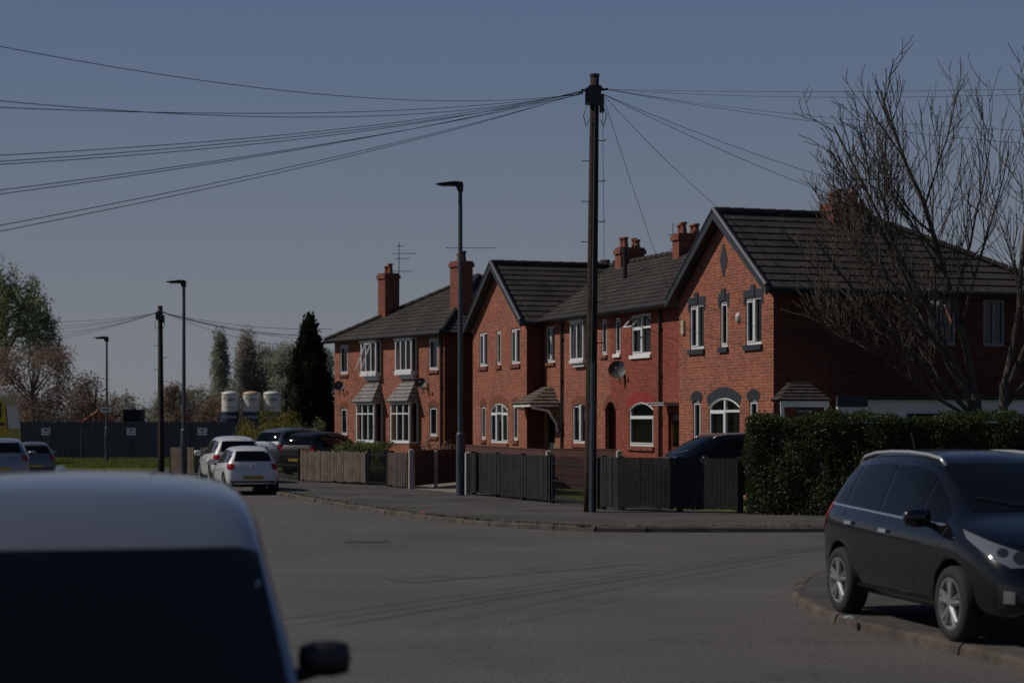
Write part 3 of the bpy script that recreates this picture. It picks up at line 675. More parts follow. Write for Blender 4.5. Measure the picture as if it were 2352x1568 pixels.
# ------------------------------------------------------------------ poles and lamps
def polething(loc,H,r0,r1,lean,label,k_=1.0,big=True):
    e=tag(empty('telegraph_pole',loc),label,'telegraph pole')
    mb=MB(); n=8; mb.tube([(lean*i/n,0,H*i/n-.05*(i==0)) for i in range(n+1)],[r0+(r1-r0)*i/n for i in range(n+1)],12); mb.obj('wooden_shaft',POLEW,e,smooth=True)
    zs=[z for z in [H*.34+k*.42 for k in range(14)] if z<H-1.0]
    for i,z in enumerate(zs):
        mb=MB(); s=1 if i%2 else -1; x=lean*z/H; mb.tube([(x,0,z),(x+s*.24,0,z),(x+s*.243,0,z+.04)],.010,5); mb.obj('step_iron',STEEL,e)
    mb=MB(); x=lean; k=k_
    mb.box(x-.20*k,x-.11*k,-.1,.1,H-.62*k,H-.3*k); mb.box(x+.10*k,x+.19*k,-.1,.1,H-.78*k,H-.42*k); mb.box(x-.13*k,x+.13*k,-.15,-.10,H-.66*k,H-.24*k)
    mb.tube([(x,0,H-.33*k),(x+.28*k,0,H-.3*k)],.025*k,6); mb.tube([(x-.28*k,0,H-.32*k),(x,0,H-.33*k)],.025*k,6)
    for q in range(8):
        a=q*.8; mb.tube([(x+.10*k*math.cos(a),.10*k*math.sin(a),H-.28*k),(x+.17*k*math.cos(a),.17*k*math.sin(a),H-.28*k)],.022*k,6)
    for s in(-1,1):
        mb.tube([(x+s*.14*k,-.1,H-.6*k),(x+s*.24*k,-.1,H-.85*k),(x+s*.18*k,-.1,H-1.1*k),(x+s*.12*k,-.08,H-.95*k)],.010,5)
    mb.lathe([(r1+.010,-.05),(r1+.010,.012),(.001,.014)],(x,0,H),n=12)
    mb.obj('cable_terminal',BLACKP,e)
    mb=MB(); mb.tube([(-.02+.0,-r0-.01,.02),(lean*.5,-(r0+r1)/2-.02,H*.5),(lean,-r1-.02,H-.6)],.018,6)
    if big: mb.tube([(.03,-r0-.03,.0),(.05,-r0-.025,3.1)],.045,8)
    mb.obj('cable_guard',STEEL,e)
    return e
polething((1.62,41.4,.1),9.08,.13,.09,.10,'tall brown wooden telegraph pole with step irons and cable terminals')
polething((-12.46,70.7,.1),5.95,.12,.08,-.03,'wooden telegraph pole beside the verge with fanned cables',.75,False)
def lamp(loc,H,label,r=.085):
    e=tag(empty('street_lamp',loc),label,'street lamp','grey steel street lamps along the road')
    mb=MB(); mb.tube([(0,0,-.02),(0,0,1.55),(0,0,1.6),(0,0,H-.15)],[r*1.3,r*1.3,r*.85,r*.6],14); mb.obj('column',STEEL,e,smooth=False)
    mb=MB(); mb.box(-.05,.05,-r*1.3-.004,-r*1.2,.5,1.1); mb.obj('access_door',mat('steel_door',(.06,.07,.08),.5),e)
    mb=MB()
    pr=[(.07,-.20),(.08,-.02),(.05,.04),(-.15,.05),(-.58,.00),(-.62,-.02),(-.5,-.045),(-.12,-.06),(-.06,-.20)]
    F=[(x,-.13 if x<-.1 else -.08,H+z-.05) for x,z in pr];B=[(x,.13 if x<-.1 else .08,H+z-.05) for x,z in pr]
    mb.face(F);mb.face(B)
    for i in range(len(pr)): mb.face([F[i],F[(i+1)%len(pr)],B[(i+1)%len(pr)],B[i]])
    mb.obj('lamp_head',BLACKP,e)
    mb=MB(); mb.box(-.48,-.15,-.09,.09,H-.118,H-.108); mb.obj('lamp_lens',mat('lens',(.4,.4,.38),.3),e)
    return e
lamp((-1.31,50.5,.1),7.95,'tall grey steel street lamp standing by a driveway')
lamp((-11.47,69.6,.1),6.8,'grey steel street lamp beside a wooden telegraph pole')
l3=lamp((-18.6,91.4,.1),5.75,'grey steel street lamp with a street name plate',.07)
mb=MB(); mb.box(-.28,.24,-.12,-.09,2.28,2.5); mb.obj('street_name_plate',WHITE,l3); 
mb=MB(); mb.box(-.2,.16,-.125,-.121,2.36,2.42); mb.obj('plate_lettering',NAVY,l3)
def cable(a,b,sag,label,r=.011,ext=0,n=24):
    a=Vector(a);b=Vector(b);P=[]
    for i in range(n+1):
        s=(1+ext)*i/n; p=a+(b-a)*s; p.z-=4*sag*s*(1-s); P.append(p)
    mb=MB(); mb.tube(P,r,5); o=mb.obj('overhead_cable',CABLE); tag(o,label,'cable','overhead telephone cables'); return o
PT=(1.70,41.4,8.88)
for yb,sg in ((107,.34),(232,.33),(247,.2),(357,.17),(371,.15),(378,.2),(437,.12),(446,.13),(518,.12),(531,.13)):
    Z=2+(965-yb)*22/4573
    cable((PT[0]-.22,PT[1],PT[2]-.02-random.uniform(0,.1)),(-5.66,22,Z),sg,'thin dark telephone cable running from the pole over the road',.0052,.12)
for z,Y,sg in ((205,33,.05),(217,32,.1),(300,34,.12),(330,36,.1)):
    X=(2352-1176)*Y/4573
    cable((PT[0]+.22,PT[1],PT[2]),(X,Y,2+(965-z)*Y/4573),sg,'thin dark telephone cable running from the pole toward the tree',.0055,.15)
for X,Y,Z,sg in ((10.5,47.6,7.0,.2),(10.5,47.5,6.4,.2),(5.45,50.0,7.1,.1),(4.4,54.2,5.2,.12),(2.75,58.9,5.2,.25)):
    cable((PT[0]+.18,PT[1],PT[2]-.1),(X,Y,Z),sg,'thin dark drop wire from the pole to a house',.006)
P2=(-12.49,70.7,5.8)
for yb,sg in ((738,.1),(748,.12),(757,.1),(765,.15),(775,.1),(782,.1)):
    cable((P2[0]-.15,P2[1],P2[2]),(-20.5,88,2+(965-yb)*88/4573),sg,'thin dark telephone cable leaving the far pole',.008)
for X,Y,Z in ((-7.0,79.3,5.3),(-7.2,80.5,5.7),(-9,84,5.6),(-6.9,79.3,5.15),(-9.6,85,5.2)):
    cable((P2[0]+.15,P2[1],P2[2]),(X,Y,Z),.2,'thin dark telephone cable from the far pole to a house',.008)
# ------------------------------------------------------------------ fences
def picket(a,b,h,m,label,pw=.09,gap=.03,posts=1.8,name='picket_fence',z=.1,jit=.015):
    a=Vector(a);b=Vector(b);L=(b-a).length;d=(b-a)/L; ang=math.atan2(d.y,d.x)
    e=tag(empty(name,(a.x,a.y,z),ang),label,'fence')
    mb=MB(); x=0
    while x<L-pw/2:
        hh=h+random.uniform(-jit,jit); y0=-.03+random.uniform(-.006,.006); t=random.uniform(-.006,.006)
        mb.box(x,x+pw,y0-.02,y0,.05+random.uniform(0,.03),hh)
        for k in range(4,8): mb.v[-8+k]=(mb.v[-8+k][0]+t,mb.v[-8+k][1],mb.v[-8+k][2])
        x+=pw+gap
    mb.obj('pickets',m,e)
    for za,zb in((.25,.33),(h-.3,h-.22)):
        mb=MB(); mb.box(0,L,-.025,.02,za,zb); mb.obj('rail',m,e)
    n=max(1,round(L/posts))
    for i in range(n+1):
        x=L*i/n; mb=MB(); mb.box(x-.05,x+.05,-.02,.08,0,h+.03); mb.obj('post',m,e)
    return e
def gate(a,b,h,label):
    a=Vector(a);b=Vector(b);L=(b-a).length;d=(b-a)/L
    e=tag(empty('metal_gate',(a.x,a.y,.1),math.atan2(d.y,d.x)),label,'gate')
    mb=MB()
    for z in(.08,h*.5,h-.12): mb.box(0,L,-.015,.015,z,z+.03)
    n=int(L/.11)
    for i in range(n+1): x=L*i/n; mb.tube([(x,0,.05),(x,0,h+(.04*math.sin(math.pi*i/n)))],.010,5)
    mb.obj('bars',BLACKP,e)
    for x in(-.05,L):
        mb=MB(); mb.box(x,x+.05,-.03,.03,0,h+.08); mb.obj('post',BLACKP,e)
picket((-12.1,70.6),(-10.6,69.3),.95,WOOD,'weathered wooden picket fence beside the street lamp')
picket((-10.5,69.2),(-8.9,65.6),.95,WOOD,'weathered wooden picket fence behind the parked cars')
gate((-8.0,64.9),(-6.65,62.1),.95,'black metal railings in front of a garden')
picket((-6.55,62),(-4.3,58.8),.96,WOOD,'weathered grey wooden picket fence with uneven boards',.085,.022,1.6,jit=.03)
gate((-4.2,58.6),(-3.6,57.3),1.0,'black metal garden gate between wooden fences')
picket((-3.52,57.1),(-2.92,55.5),.98,mat('dark_brown_fence',(.06,.045,.038),.85,var=.3),'dark brown wooden picket fence by a concrete post',.085,.02)
picket((-1.02,51.0),(.87,45.9),1.08,CHARC,'charcoal painted wooden picket fence on the pavement edge',.09,.014,1.8,jit=.01)
gate((.95,45.6),(1.85,42.9),1.02,'black metal garden gate beside the telegraph pole')
picket((1.93,42.6),(2.28,42.05),1.12,CHARC,'short charcoal slatted fence section behind the telegraph pole',.1,.012,2)
picket((2.3,42.0),(4.66,40.75),1.12,CHARC,'charcoal painted slatted timber fence beside the hedge',.085,.010,1.2,jit=.004,name='slatted_fence')
def cpost(x,y,h,w,m,label):
    mb=MB(); mb.box(-w/2,w/2,-w/2,w/2,0,h-.04); 
    i=len(mb.v)-4
    mb.v.append((0,0,h)); t=len(mb.v)-1
    for a,b in((0,1),(1,2),(2,3),(3,0)): mb.f.append((i+a,i+b,t)); mb.m.append(0); mb.uv.append(None)
    tag(mb.obj('gate_post',m,None,loc=(x,y,.1),rz=.3),label,'post','concrete gate posts')
for x,y,h in((-2.80,55.2,1.12),(-2.2,57.0,1.05),(-1.14,51.15,1.1),(-1.55,58.8,1.1),(.93,50.5,1.15),(2.75,51.2,1.15)):
    cpost(x,y,h,.12,CONC,'square pale concrete post at a garden boundary')
def panel(a,b,h,m,label,z=.1):
    a=Vector(a);b=Vector(b);L=(b-a).length;d=(b-a)/L
    e=tag(empty('panel_fence',(a.x,a.y,z),math.atan2(d.y,d.x)),label,'fence')
    mb=MB(); k=0
    while k*.12<h-.1: mb.box(0,L,-.015-(.012 if k%2 else 0),.01,.08+k*.12,min(h,.08+k*.12+.13)); k+=1
    mb.obj('boards',m,e); mb=MB(); mb.box(0,L,-.03,.03,h,h+.03); mb.obj('capping_rail',m,e)
panel((-2.72,55.4),(-2.25,56.9),1.03,BROWNW,'brown timber panel fence beside a driveway')
panel((-2.15,57.1),(-1.6,58.7),1.03,BROWNW,'brown timber panel fence beside a driveway')
panel((-1.4,61),(.9,50.7),1.13,REDW,'red-brown timber panel fence between front gardens')
panel((1.0,53.5),(2.7,51.3),1.13,REDW,'red-brown timber panel fence between front gardens')
# hoarding
e=tag(empty('site_hoarding',(0,99.4,0)),'long grey corrugated metal site hoarding with small notices','hoarding')
HM=mat('grey_hoarding',(.072,.080,.095),.55,var=.12,vscale=.6)
mb=MB(); x=-60
while x<-6:
    P=[(x,0),(x+.12,0),(x+.15,.04),(x+.27,.04),(x+.30,0)]
    for p,q in zip(P[:-1],P[1:]): mb.face([(p[0],p[1],.1),(q[0],q[1],.1),(q[0],q[1],1.85),(p[0],p[1],1.85)])
    x+=.3
mb.obj('metal_sheet',HM,e)
mb=MB(); mb.box(-60,-6,-.03,.06,1.852,1.93); mb.obj('top_rail',HM,e)
for k in range(18):
    mb=MB(); mb.box(-58+k*3,-57.93+k*3,-.045,-.005,.1,1.85); mb.obj('post',HM,e)
for px,w_ in ((-23.25,.46),(-19.0,.44),(-15.45,.48)):
    mb=MB(); mb.box(px-w_/2,px+w_/2,-.08,-.05,1.26,1.62); s=mb.obj('notice',WHITE,e)
    mb=MB(); mb.face([(px-.13,-.083,1.52),(px,-.083,1.58),(px+.13,-.083,1.52),(px,-.083,1.46)]); mb.box(px-.16,px+.16,-.083,-.081,1.34,1.38); mb.obj('notice_emblem',mat('blue_print',(.05,.06,.3),.5),s)
for X0 in(-24.2,-22.6):
    mb=MB(); mb.tube([(0,0,0),(0,0,1.95),(1.5,0,1.95),(1.5,0,0)],.02,5)
    tag(mb.obj('fence_panel_frame',STEEL,None,loc=(X0,97.5,.1)),'tubular steel frame of a temporary fence panel','fence')
# silos
TOPC=mat('silo_white',(.62,.60,.56),.5,var=.1); CREAM=mat('silo_cream',(.50,.36,.21),.5,var=.15); BAND=mat('silo_tan_ring',(.30,.24,.18),.6)
for i,(px) in enumerate((529,578,625)):
    k=230/4573; X=(px-1176)*k; rr=1.0
    e=tag(empty('mortar_silo',(X,230,0)),'%s mortar silo with navy base'%('white' if i!=1 else 'cream topped white'),'silo','mortar silos in a row behind the hoarding')
    mb=MB(); mb.lathe([(.35,0),(.9,1.2),(rr,1.6),(rr,3.0)],(0,0,0),n=28); mb.obj('navy_base',NAVY,e,smooth=True)
    mb=MB(); mb.lathe([(rr,3.0),(rr,5.05)],(0,0,0),n=28); mb.obj('shell',TOPC,e,smooth=True)
    mb=MB(); mb.lathe([(rr,5.05),(rr*.96,5.2),(rr*.5,5.32),(.001,5.38)],(0,0,0),n=28); mb.obj('dome',CREAM if i==1 else TOPC,e,smooth=True)
    mb=MB(); mb.lathe([(rr+.005,4.96),(rr+.04,4.97),(rr+.04,5.04),(rr+.005,5.05)],(0,0,0),n=28); mb.lathe([(rr+.005,2.96),(rr+.05,2.97),(rr+.05,3.04),(rr+.005,3.05)],(0,0,0),n=28)
    for s in(-1,1): mb.box(s*(rr+.08)-.05,s*(rr+.08)+.05,-.3,-.2,0,5.0)
    mb.obj('support_frame',BAND,e)
    text('brand_lettering','CEMEX',.42,e,(.14,-rr-.02,4.35),(R(90),0,0),NAVY,.01)
    mb=MB()
    for q in(0,.14): mb.face([(-.66+q,-rr-.03,4.35),(-.59+q,-rr-.03,4.35),(-.42+q,-rr-.03,4.80),(-.49+q,-rr-.03,4.80)])
    mb.obj('brand_mark',NAVY,e)
    text('lower_print','READY MIX',.2,e,(.05,-rr-.02,3.5),(R(90),0,0),mat('red_print',(.4,.05,.05),.5),.01)
    text('base_lettering','MORTAR',.42,e,(0,-rr-.02,2.35),(R(90),0,0),WHITE,.01)
# ------------------------------------------------------------------ vegetation
def leaves(name,clumps,n,size,m,parent=None,seed=1,upright=0):
    rnd=random.Random(seed); mb=MB(); V=mb.v;F=mb.f
    tot=sum(c[3]*c[4]*c[5] for c in clumps)
    for (cx,cy,cz,rx,ry,rz_) in clumps:
        k=int(n*rx*ry*rz_/tot)
        for _ in range(k):
            while True:
                a,b,c=rnd.gauss(0,.5),rnd.gauss(0,.5),rnd.gauss(0,.5); q=a*a+b*b+c*c
                if q<1.7: break
            p=Vector((cx+a*rx,cy+b*ry,max(.05,cz+c*rz_))); s=size*rnd.uniform(.5,1.4)
            u=Vector((rnd.gauss(0,1),rnd.gauss(0,1),rnd.gauss(0,1)+upright)).normalized(); v=u.cross(Vector((rnd.gauss(0,1),rnd.gauss(0,1),rnd.gauss(0,1)))).normalized()
            i=len(V); V.append(tuple(p-u*s));V.append(tuple(p+v*s*.45));V.append(tuple(p+u*s));V.append(tuple(p-v*s*.45)); F.append((i,i+1,i+2,i+3))
    mb.m=[0]*len(F);mb.uv=[None]*len(F)
    return mb.obj(name,m,parent)
BARK=mat('bark',(.10,.085,.065),.9,var=.4,vscale=6,bump=.5)
def leafytree(loc,H,W,clumpn,n,size,m,label,seed,shape='round',tr=.18,low=.25,cs=.30):
    rnd=random.Random(seed); e=tag(empty('tree',loc),label,'tree'); cl=[]
    for i in range(clumpn):
        t=rnd.uniform(low,1)
        if shape=='round': rad=W*math.sqrt(max(0.05,1-((t-.5)/.55)**2))
        elif shape=='column': rad=W*(.2+.8*min(1,(1-t)*1.7+.05))
        a=rnd.uniform(0,6.28);r=rad*math.sqrt(rnd.random())*.85; s=rnd.uniform(.6,1.25)*W*cs
        cl.append((r*math.cos(a),r*math.sin(a),H*t*.95,s,s,s*(2.4 if shape=='column' else .9)))
    mb=MB(); mb.tube([(0,0,0),(W*.03,0,H*.3),(0,0,H*.6),(W*.05,0,H*.9)],[tr,tr*.8,tr*.5,tr*.1],8)
    for c in cl[::2]:
        z=max(.15*H,c[2]*.6); mb.tube([(0,0,z),(c[0]*.6,c[1]*.6,(z+c[2])/2),(c[0],c[1],c[2])],[tr*.3,tr*.2,tr*.06],5)
    mb.obj('trunk',BARK,e); leaves('crown',cl,n,size,m,e,seed); return e
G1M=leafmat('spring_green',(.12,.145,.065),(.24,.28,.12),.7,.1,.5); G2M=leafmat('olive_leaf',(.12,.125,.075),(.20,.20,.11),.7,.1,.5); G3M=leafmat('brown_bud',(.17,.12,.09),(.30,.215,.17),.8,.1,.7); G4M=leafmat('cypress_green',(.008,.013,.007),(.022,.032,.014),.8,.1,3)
GY=leafmat('yellow_green',(.10,.10,.02),(.24,.2,.05)); GF=leafmat('far_hazy_green',(.23,.255,.20),(.35,.38,.29),.9,.05,.3); GB=leafmat('far_hazy_brown',(.27,.25,.22),(.37,.34,.29),.9,.05,.3)  # far leaf colours paled and greyed, distance haze put into the colour
e=tag(empty('tree',(-34.6,130,0)),'tall willow with light green spring leaves','tree'); rnd=random.Random(3); mb=MB(); cl=[]
mb.tube([(0,0,0),(.2,0,3),(-.2,0,6),(.3,0,10)],[.4,.32,.2,.06],8)
for i in range(62):
    a=rnd.uniform(0,6.28); r=4.9*math.sqrt(rnd.random()); zt=12.9-(r/4.9)**2*4.2+rnd.uniform(-1.6,.5); x,y=r*math.cos(a),r*math.sin(a)
    zb=rnd.uniform(4,8); mb.tube([(0,0,zb-2),(x*.5,y*.5,zt-.8),(x,y,zt)],[.12,.07,.02],5)
    n=rnd.randint(2,7)
    for k in range(n): cl.append((x*(1+.05*k)+rnd.uniform(-.2,.2),y*(1+.05*k),zt-.8*k,.55,.55,.75))
mb.obj('trunk',BARK,e); leaves('crown',cl,30000,.10,G1M,e,3,upright=.8)
leafytree((-27.0,112,0),6.3,3.2,70,12000,.075,G3M,'round pinkish brown budding tree near the hoarding',4,low=.1,cs=.26)
leafytree((-23.9,114,0),4.4,2.3,40,6000,.075,G3M,'low budding tree behind the hoarding',14,low=.1)
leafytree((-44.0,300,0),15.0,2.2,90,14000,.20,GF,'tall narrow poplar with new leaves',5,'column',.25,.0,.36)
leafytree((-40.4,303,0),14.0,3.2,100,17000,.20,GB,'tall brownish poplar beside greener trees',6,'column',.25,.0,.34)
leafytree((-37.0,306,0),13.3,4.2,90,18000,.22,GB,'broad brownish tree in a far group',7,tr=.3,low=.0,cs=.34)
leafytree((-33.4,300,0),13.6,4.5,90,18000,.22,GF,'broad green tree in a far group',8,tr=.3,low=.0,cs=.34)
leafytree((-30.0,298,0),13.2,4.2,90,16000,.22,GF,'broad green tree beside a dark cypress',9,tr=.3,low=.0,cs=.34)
rnd=random.Random(5)
for i in range(16):
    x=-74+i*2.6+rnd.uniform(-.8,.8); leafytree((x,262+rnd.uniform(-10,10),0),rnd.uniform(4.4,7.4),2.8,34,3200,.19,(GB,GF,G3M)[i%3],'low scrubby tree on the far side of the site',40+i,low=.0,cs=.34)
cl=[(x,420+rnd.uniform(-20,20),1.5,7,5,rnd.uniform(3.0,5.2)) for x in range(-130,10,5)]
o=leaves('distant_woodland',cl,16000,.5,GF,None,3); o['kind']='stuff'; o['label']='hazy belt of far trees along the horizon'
for x,wd in((-60,12),(-46,10),(-50,9)):
    e=tag(empty('distant_house',(x-4,350,0)),'low distant brick house with dark roof','house')
    mb=MB(); mb.box(0,wd,0,6,0,3.4); mb.obj('wall',BRICKC,e); mb=MB(); mb.face([(0,-.1,3.4),(wd,-.1,3.4),(wd-1,3,5.2),(1,3,5.2)]); mb.face([(0,6.1,3.4),(wd,6.1,3.4),(wd-1,3,5.2),(1,3,5.2)]);mb.face([(0,-.1,3.4),(0,6.1,3.4),(1,3,5.2)]);mb.face([(wd,-.1,3.4),(wd,6.1,3.4),(wd-1,3,5.2)]); mb.obj('roof',SLATE,e)
# cypress
e=tag(empty('cypress_tree',(-8.75,86,.1)),'tall dense dark green cypress beside a brick house','tree')
rnd=random.Random(11); cl=[]
for i in range(130):
    t=rnd.random()**.8; rad=1.2*(1-t**2.4)+.06; a=rnd.uniform(0,6.28); cl.append((rad*.75*math.cos(a),rad*.75*math.sin(a),.4+5.5*t,.26,.26,.6))
mb=MB(); mb.tube([(0,0,0),(0,0,5)],[.15,.04],8); mb.obj('trunk',BARK,e)
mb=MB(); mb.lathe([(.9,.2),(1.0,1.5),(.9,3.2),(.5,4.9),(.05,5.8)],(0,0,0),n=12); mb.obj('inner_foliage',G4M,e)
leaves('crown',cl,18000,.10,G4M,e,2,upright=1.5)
def bush(loc,r,h,n,size,m,label,seed):
    e=tag(empty('bush',loc),label,'bush'); rnd=random.Random(seed); cl=[]
    for i in range(16):
        a=rnd.uniform(0,6.28);q=rnd.random()**.5*r*.8; cl.append((q*math.cos(a),q*math.sin(a),h*rnd.uniform(.25,.85),r*.33,r*.33,h*.22))
    mb=MB()
    for c in cl[:10]: mb.tube([(0,0,0),(c[0],c[1],c[2])],[.03,.01],4)
    mb.obj('branch',BARK,e); leaves('crown',cl,n,size,m,e,seed)
bush((-9.9,82,.1),1.35,2.45,6000,.05,GY,'yellow flowering shrub behind a parked car',1)
bush((-11.3,88,.1),1.2,1.9,3500,.07,GY,'yellow green shrub near the hoarding',2)
bush((-5.0,66,.1),.9,1.25,3500,.045,G1M,'small clipped green shrub behind the fence',3)
bush((-2.6,68,.1),.7,1.2,1200,.05,G3M,'dry ornamental shrub by a house',4)
bush((-8.2,79.5,.1),.8,1.9,2500,.06,G2M,'olive shrub at the foot of the cypress',5)
bush((-10.2,72,.1),.7,1.1,2000,.05,G1M,'low green shrub behind a picket fence',6)
def hedge(pts,width,h,n,size,m,label,seed=1):
    e=tag(empty('hedge',(pts[0][0],pts[0][1],.1)),label,'hedge'); o0=Vector(pts[0]); rnd=random.Random(seed)
    core=MB(); A=[Vector(p)-o0 for p in pts]
    seg=[]
    for a,b in zip(A[:-1],A[1:]):
        d=(b-a).normalized(); nn=Vector((-d.y,d.x)); seg.append((a,b,d,nn))
        q=[a+nn*.12,b+nn*.12,b+nn*(width-.12),a+nn*(width-.12)]
        core.face([(p.x,p.y,h-.12) for p in q])
        for i in range(4):
            p,r=q[i],q[(i+1)%4]; core.face([(p.x,p.y,0),(r.x,r.y,0),(r.x,r.y,h-.12),(p.x,p.y,h-.12)])
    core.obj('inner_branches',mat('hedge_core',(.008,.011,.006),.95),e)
    mb=MB();V=mb.v;F=mb.f; Ltot=sum((s[1]-s[0]).length for s in seg)
    def lump(x,y,z): return .07*math.sin(x*2.3+z*1.7)+.05*math.sin(x*5.1-z*3.3+y)+.03*math.sin(x*11+z*7)
    for (a,b,d,nn) in seg:
        L=(b-a).length; k=int(n*L/Ltot)
        for _ in range(k):
            s=rnd.random()*L; r=rnd.random()
            if r<.55: off=0;z=rnd.random()*h;nx=-nn;on=Vector((nx.x,nx.y,0))
            elif r<.88: off=rnd.random()*width;z=h;on=Vector((0,0,1))
            else: s=0 if a is A[0] else s; off=rnd.random()*width; z=rnd.random()*h; on=Vector((-d.x,-d.y,0))
            P=a+d*s+nn*off; l=lump(s+a.x,off,z)+rnd.gauss(0,.035)-abs(rnd.gauss(0,.04))
            p=Vector((P.x,P.y,z))+on*l
            if on.z>.5 and rnd.random()<.05: p.z+=rnd.uniform(0,.10)
            if p.z<0.02:p.z=.02
            sz=size*rnd.uniform(.6,1.3)
            nv=(on*.7+Vector((rnd.gauss(0,.6),rnd.gauss(0,.6),rnd.gauss(0,.6)))).normalized(); u=nv.cross(Vector((rnd.gauss(0,1),rnd.gauss(0,1),rnd.gauss(0,1)))).normalized(); v=nv.cross(u)
            i=len(V); V.append(tuple(p-u*sz));V.append(tuple(p+v*sz*.5));V.append(tuple(p+u*sz));V.append(tuple(p-v*sz*.5));F.append((i,i+1,i+2,i+3))
    mb.m=[0]*len(F);mb.uv=[None]*len(F); mb.obj('foliage',m,e)
HG=leafmat('privet_green',(.016,.028,.008),(.07,.095,.026),.5,.3,9)
hedge([(4.74,40.45),(6.3,39.7),(14.5,38.9)],1.9,1.96,85000,.031,HG,'large clipped dark green privet hedge on the corner')
hedge([(-5.2,61.0),(-3.9,58.9)],.6,1.12,5000,.035,leafmat('bright_hedge',(.05,.07,.015),(.12,.15,.04),.6,.2,6),'low clipped bright green hedge behind the fence',3)
# bare tree : short trunks forking low into an open spreading fan
def baretree(loc,label,stems,seed,leafn=0,cen=(0,0,4.9),rad=(3.75,3.1,4.75)):
    rnd=random.Random(seed); e=tag(empty('bare_tree',loc),label,'tree'); mb=MB(); tips=[]
    def outside(q): return ((q.x-cen[0])/rad[0])**2+((q.y-cen[1])/rad[1])**2+((q.z-cen[2])/rad[2])**2
    def grow(p,d,L,r,lev):
        n=(8,6,5,4)[lev]; P=[p];rr=[r]; q=p.copy(); dd=d.copy()
        end=max(.005,r*.25)
        for i in range(n):
            j=(.06,.08,.08,.08)[lev]; upf=(.02,.11,.17,.18)[lev]
            dd=(dd+Vector((rnd.gauss(0,j),rnd.gauss(0,j),rnd.gauss(0,j)))+Vector((0,0,1))*upf).normalized()
            q=q+dd*L/n; P.append(q.copy()); rr.append(r+(end-r)*(i+1)/n)
            if i>0 and outside(q)>1.0+(rnd.uniform(-.10,.25) if lev else .1): break
        m=len(P)-1
        mb.tube(P,rr,8 if lev==0 else (6 if lev<2 else 4),0,False)
        tips.append((q,dd))
        if lev>=3: return
        kids=(10,8,5)[lev]
        for k in range(kids):
            t=(k+.6+rnd.uniform(-.3,.3))/kids; t=min(.98,(.15 if lev==0 else .12)+.84*t); idx=int(t*n)
            if idx>=m: continue
            b=P[idx].lerp(P[idx+1],t*n-idx)
            base=(P[idx+1]-P[idx]).normalized(); az=rnd.uniform(0,6.28)
            side=base.cross(Vector((math.cos(az),math.sin(az),.2))).normalized()
            sp=(.68,.66,.68)[lev]*rnd.uniform(.7,1.3)
            nd=(base+side*sp).normalized(); nd.z=max(nd.z,.12); nd.normalize()
            f=(.62-.28*t) if lev==0 else (.55-.2*t)
            rloc=rr[idx]*(.52 if lev<2 else .55)
            grow(b,nd,L*f*rnd.uniform(.75,1.25),max(.0085,rloc),lev+1)
    for (base,top,r) in (((0,0,0),(-.12,0,2.5),.17),((.42,.1,0),(.55,.12,2.7),.12)):
        b=Vector(base);t=Vector(top); mid=(b+t)/2+Vector((.04,0,0)); mb.tube([b,mid,t],[r,r*.85,r*.75],10,0,False)
    for (dx,dy,dz,dirv,L,r) in stems: grow(Vector((dx,dy,dz)),Vector(dirv).normalized(),L,r,0)
    mb.obj('trunk',mat('tree_bark',(.070,.056,.042),.9,var=.4,vscale=5,bump=.4),e)
    lm=MB()
    for t,dd in tips:
        if rnd.random()<leafn:
            s=.024; p=t+Vector((rnd.gauss(0,.02),rnd.gauss(0,.02),rnd.gauss(0,.02))); a=rnd.uniform(0,6); lm.face([p,p+Vector((s*math.cos(a),s*math.sin(a),s)),p+Vector((0,0,2*s))])
    if lm.f: lm.obj('buds',mat('bud_mat',(.16,.13,.06),.7),e)
    print('TREE faces',len(mb.f)); return e
baretree((10.15,43.2,.1),'leafless rounded ornamental tree with many fine twigs behind the hedge',
  [(-.12,0,2.4,(-.14,0,1),7.0,.085),(-.12,0,2.2,(-.46,-.05,1),6.8,.075),(-.06,0,1.9,(-.85,.05,1),5.4,.06),(-.05,0,1.9,(-1.2,-.1,.7),3.8,.045),
   (.55,.12,2.6,(.10,.1,1),7.0,.075),(.55,.12,2.5,(.42,-.1,1),6.4,.065),(.5,.12,2.1,(.85,.1,1),5.0,.05),(-.1,0,2.0,(-.62,-.3,1),5.6,.05)],37,.4)
# ------------------------------------------------------------------ cars
PROFILE=[(0,.60,.52,.60,.66),(.012,.90,.80,.68,.84),(.035,1.14,1.0,.68,.91),(.075,1.46,1.03,.60,.95),(.13,1.57,1.02,.62,.975),(.3,1.61,1.0,.64,1),(.5,1.60,.97,.64,1),(.585,1.55,.96,.62,1),(.69,1.30,.95,.68,.99),(.775,1.08,.94,.75,.98),(.80,1.045,.93,.77,.98),(.87,.98,.87,.76,.96),(.94,.86,.76,.72,.90),(.983,.66,.58,.62,.78),(1,.5,.46,.5,.62)]
def interp(P,u,c):
    for a,b in zip(P[:-1],P[1:]):
        if a[0]<=u<=b[0]: return a[c]+(b[c]-a[c])*(u-a[0])/(b[0]-a[0])
    return P[-1][c]
GLC=mat('car_glass',(.004,.005,.006),.03,spec=.28); TYRE=mat('tyre_rubber',(.014,.014,.014),.85); ALLOY=mat('alloy_wheel',(.34,.35,.36),.35,metal=.6); CHROME=mat('chrome_trim',(.7,.7,.7),.2,metal=.9)
HEADL=mat('headlamp_glass',(.30,.32,.34),.06,metal=.6,spec=.9); TAIL=mat('red_tail_lamp',(.28,.01,.01),.15); LENS=mat('lamp_lens_dark',(.05,.055,.06),.05,metal=.5)
YEL=mat('yellow_plate',(.50,.34,.03),.4); PLW=mat('white_plate',(.5,.5,.48),.4)
def paint(name,c,metal=.3,rough=.3,spec=.5,coat=.8): return mat(name,c,rough,metal=metal,coat=coat,spec=spec)
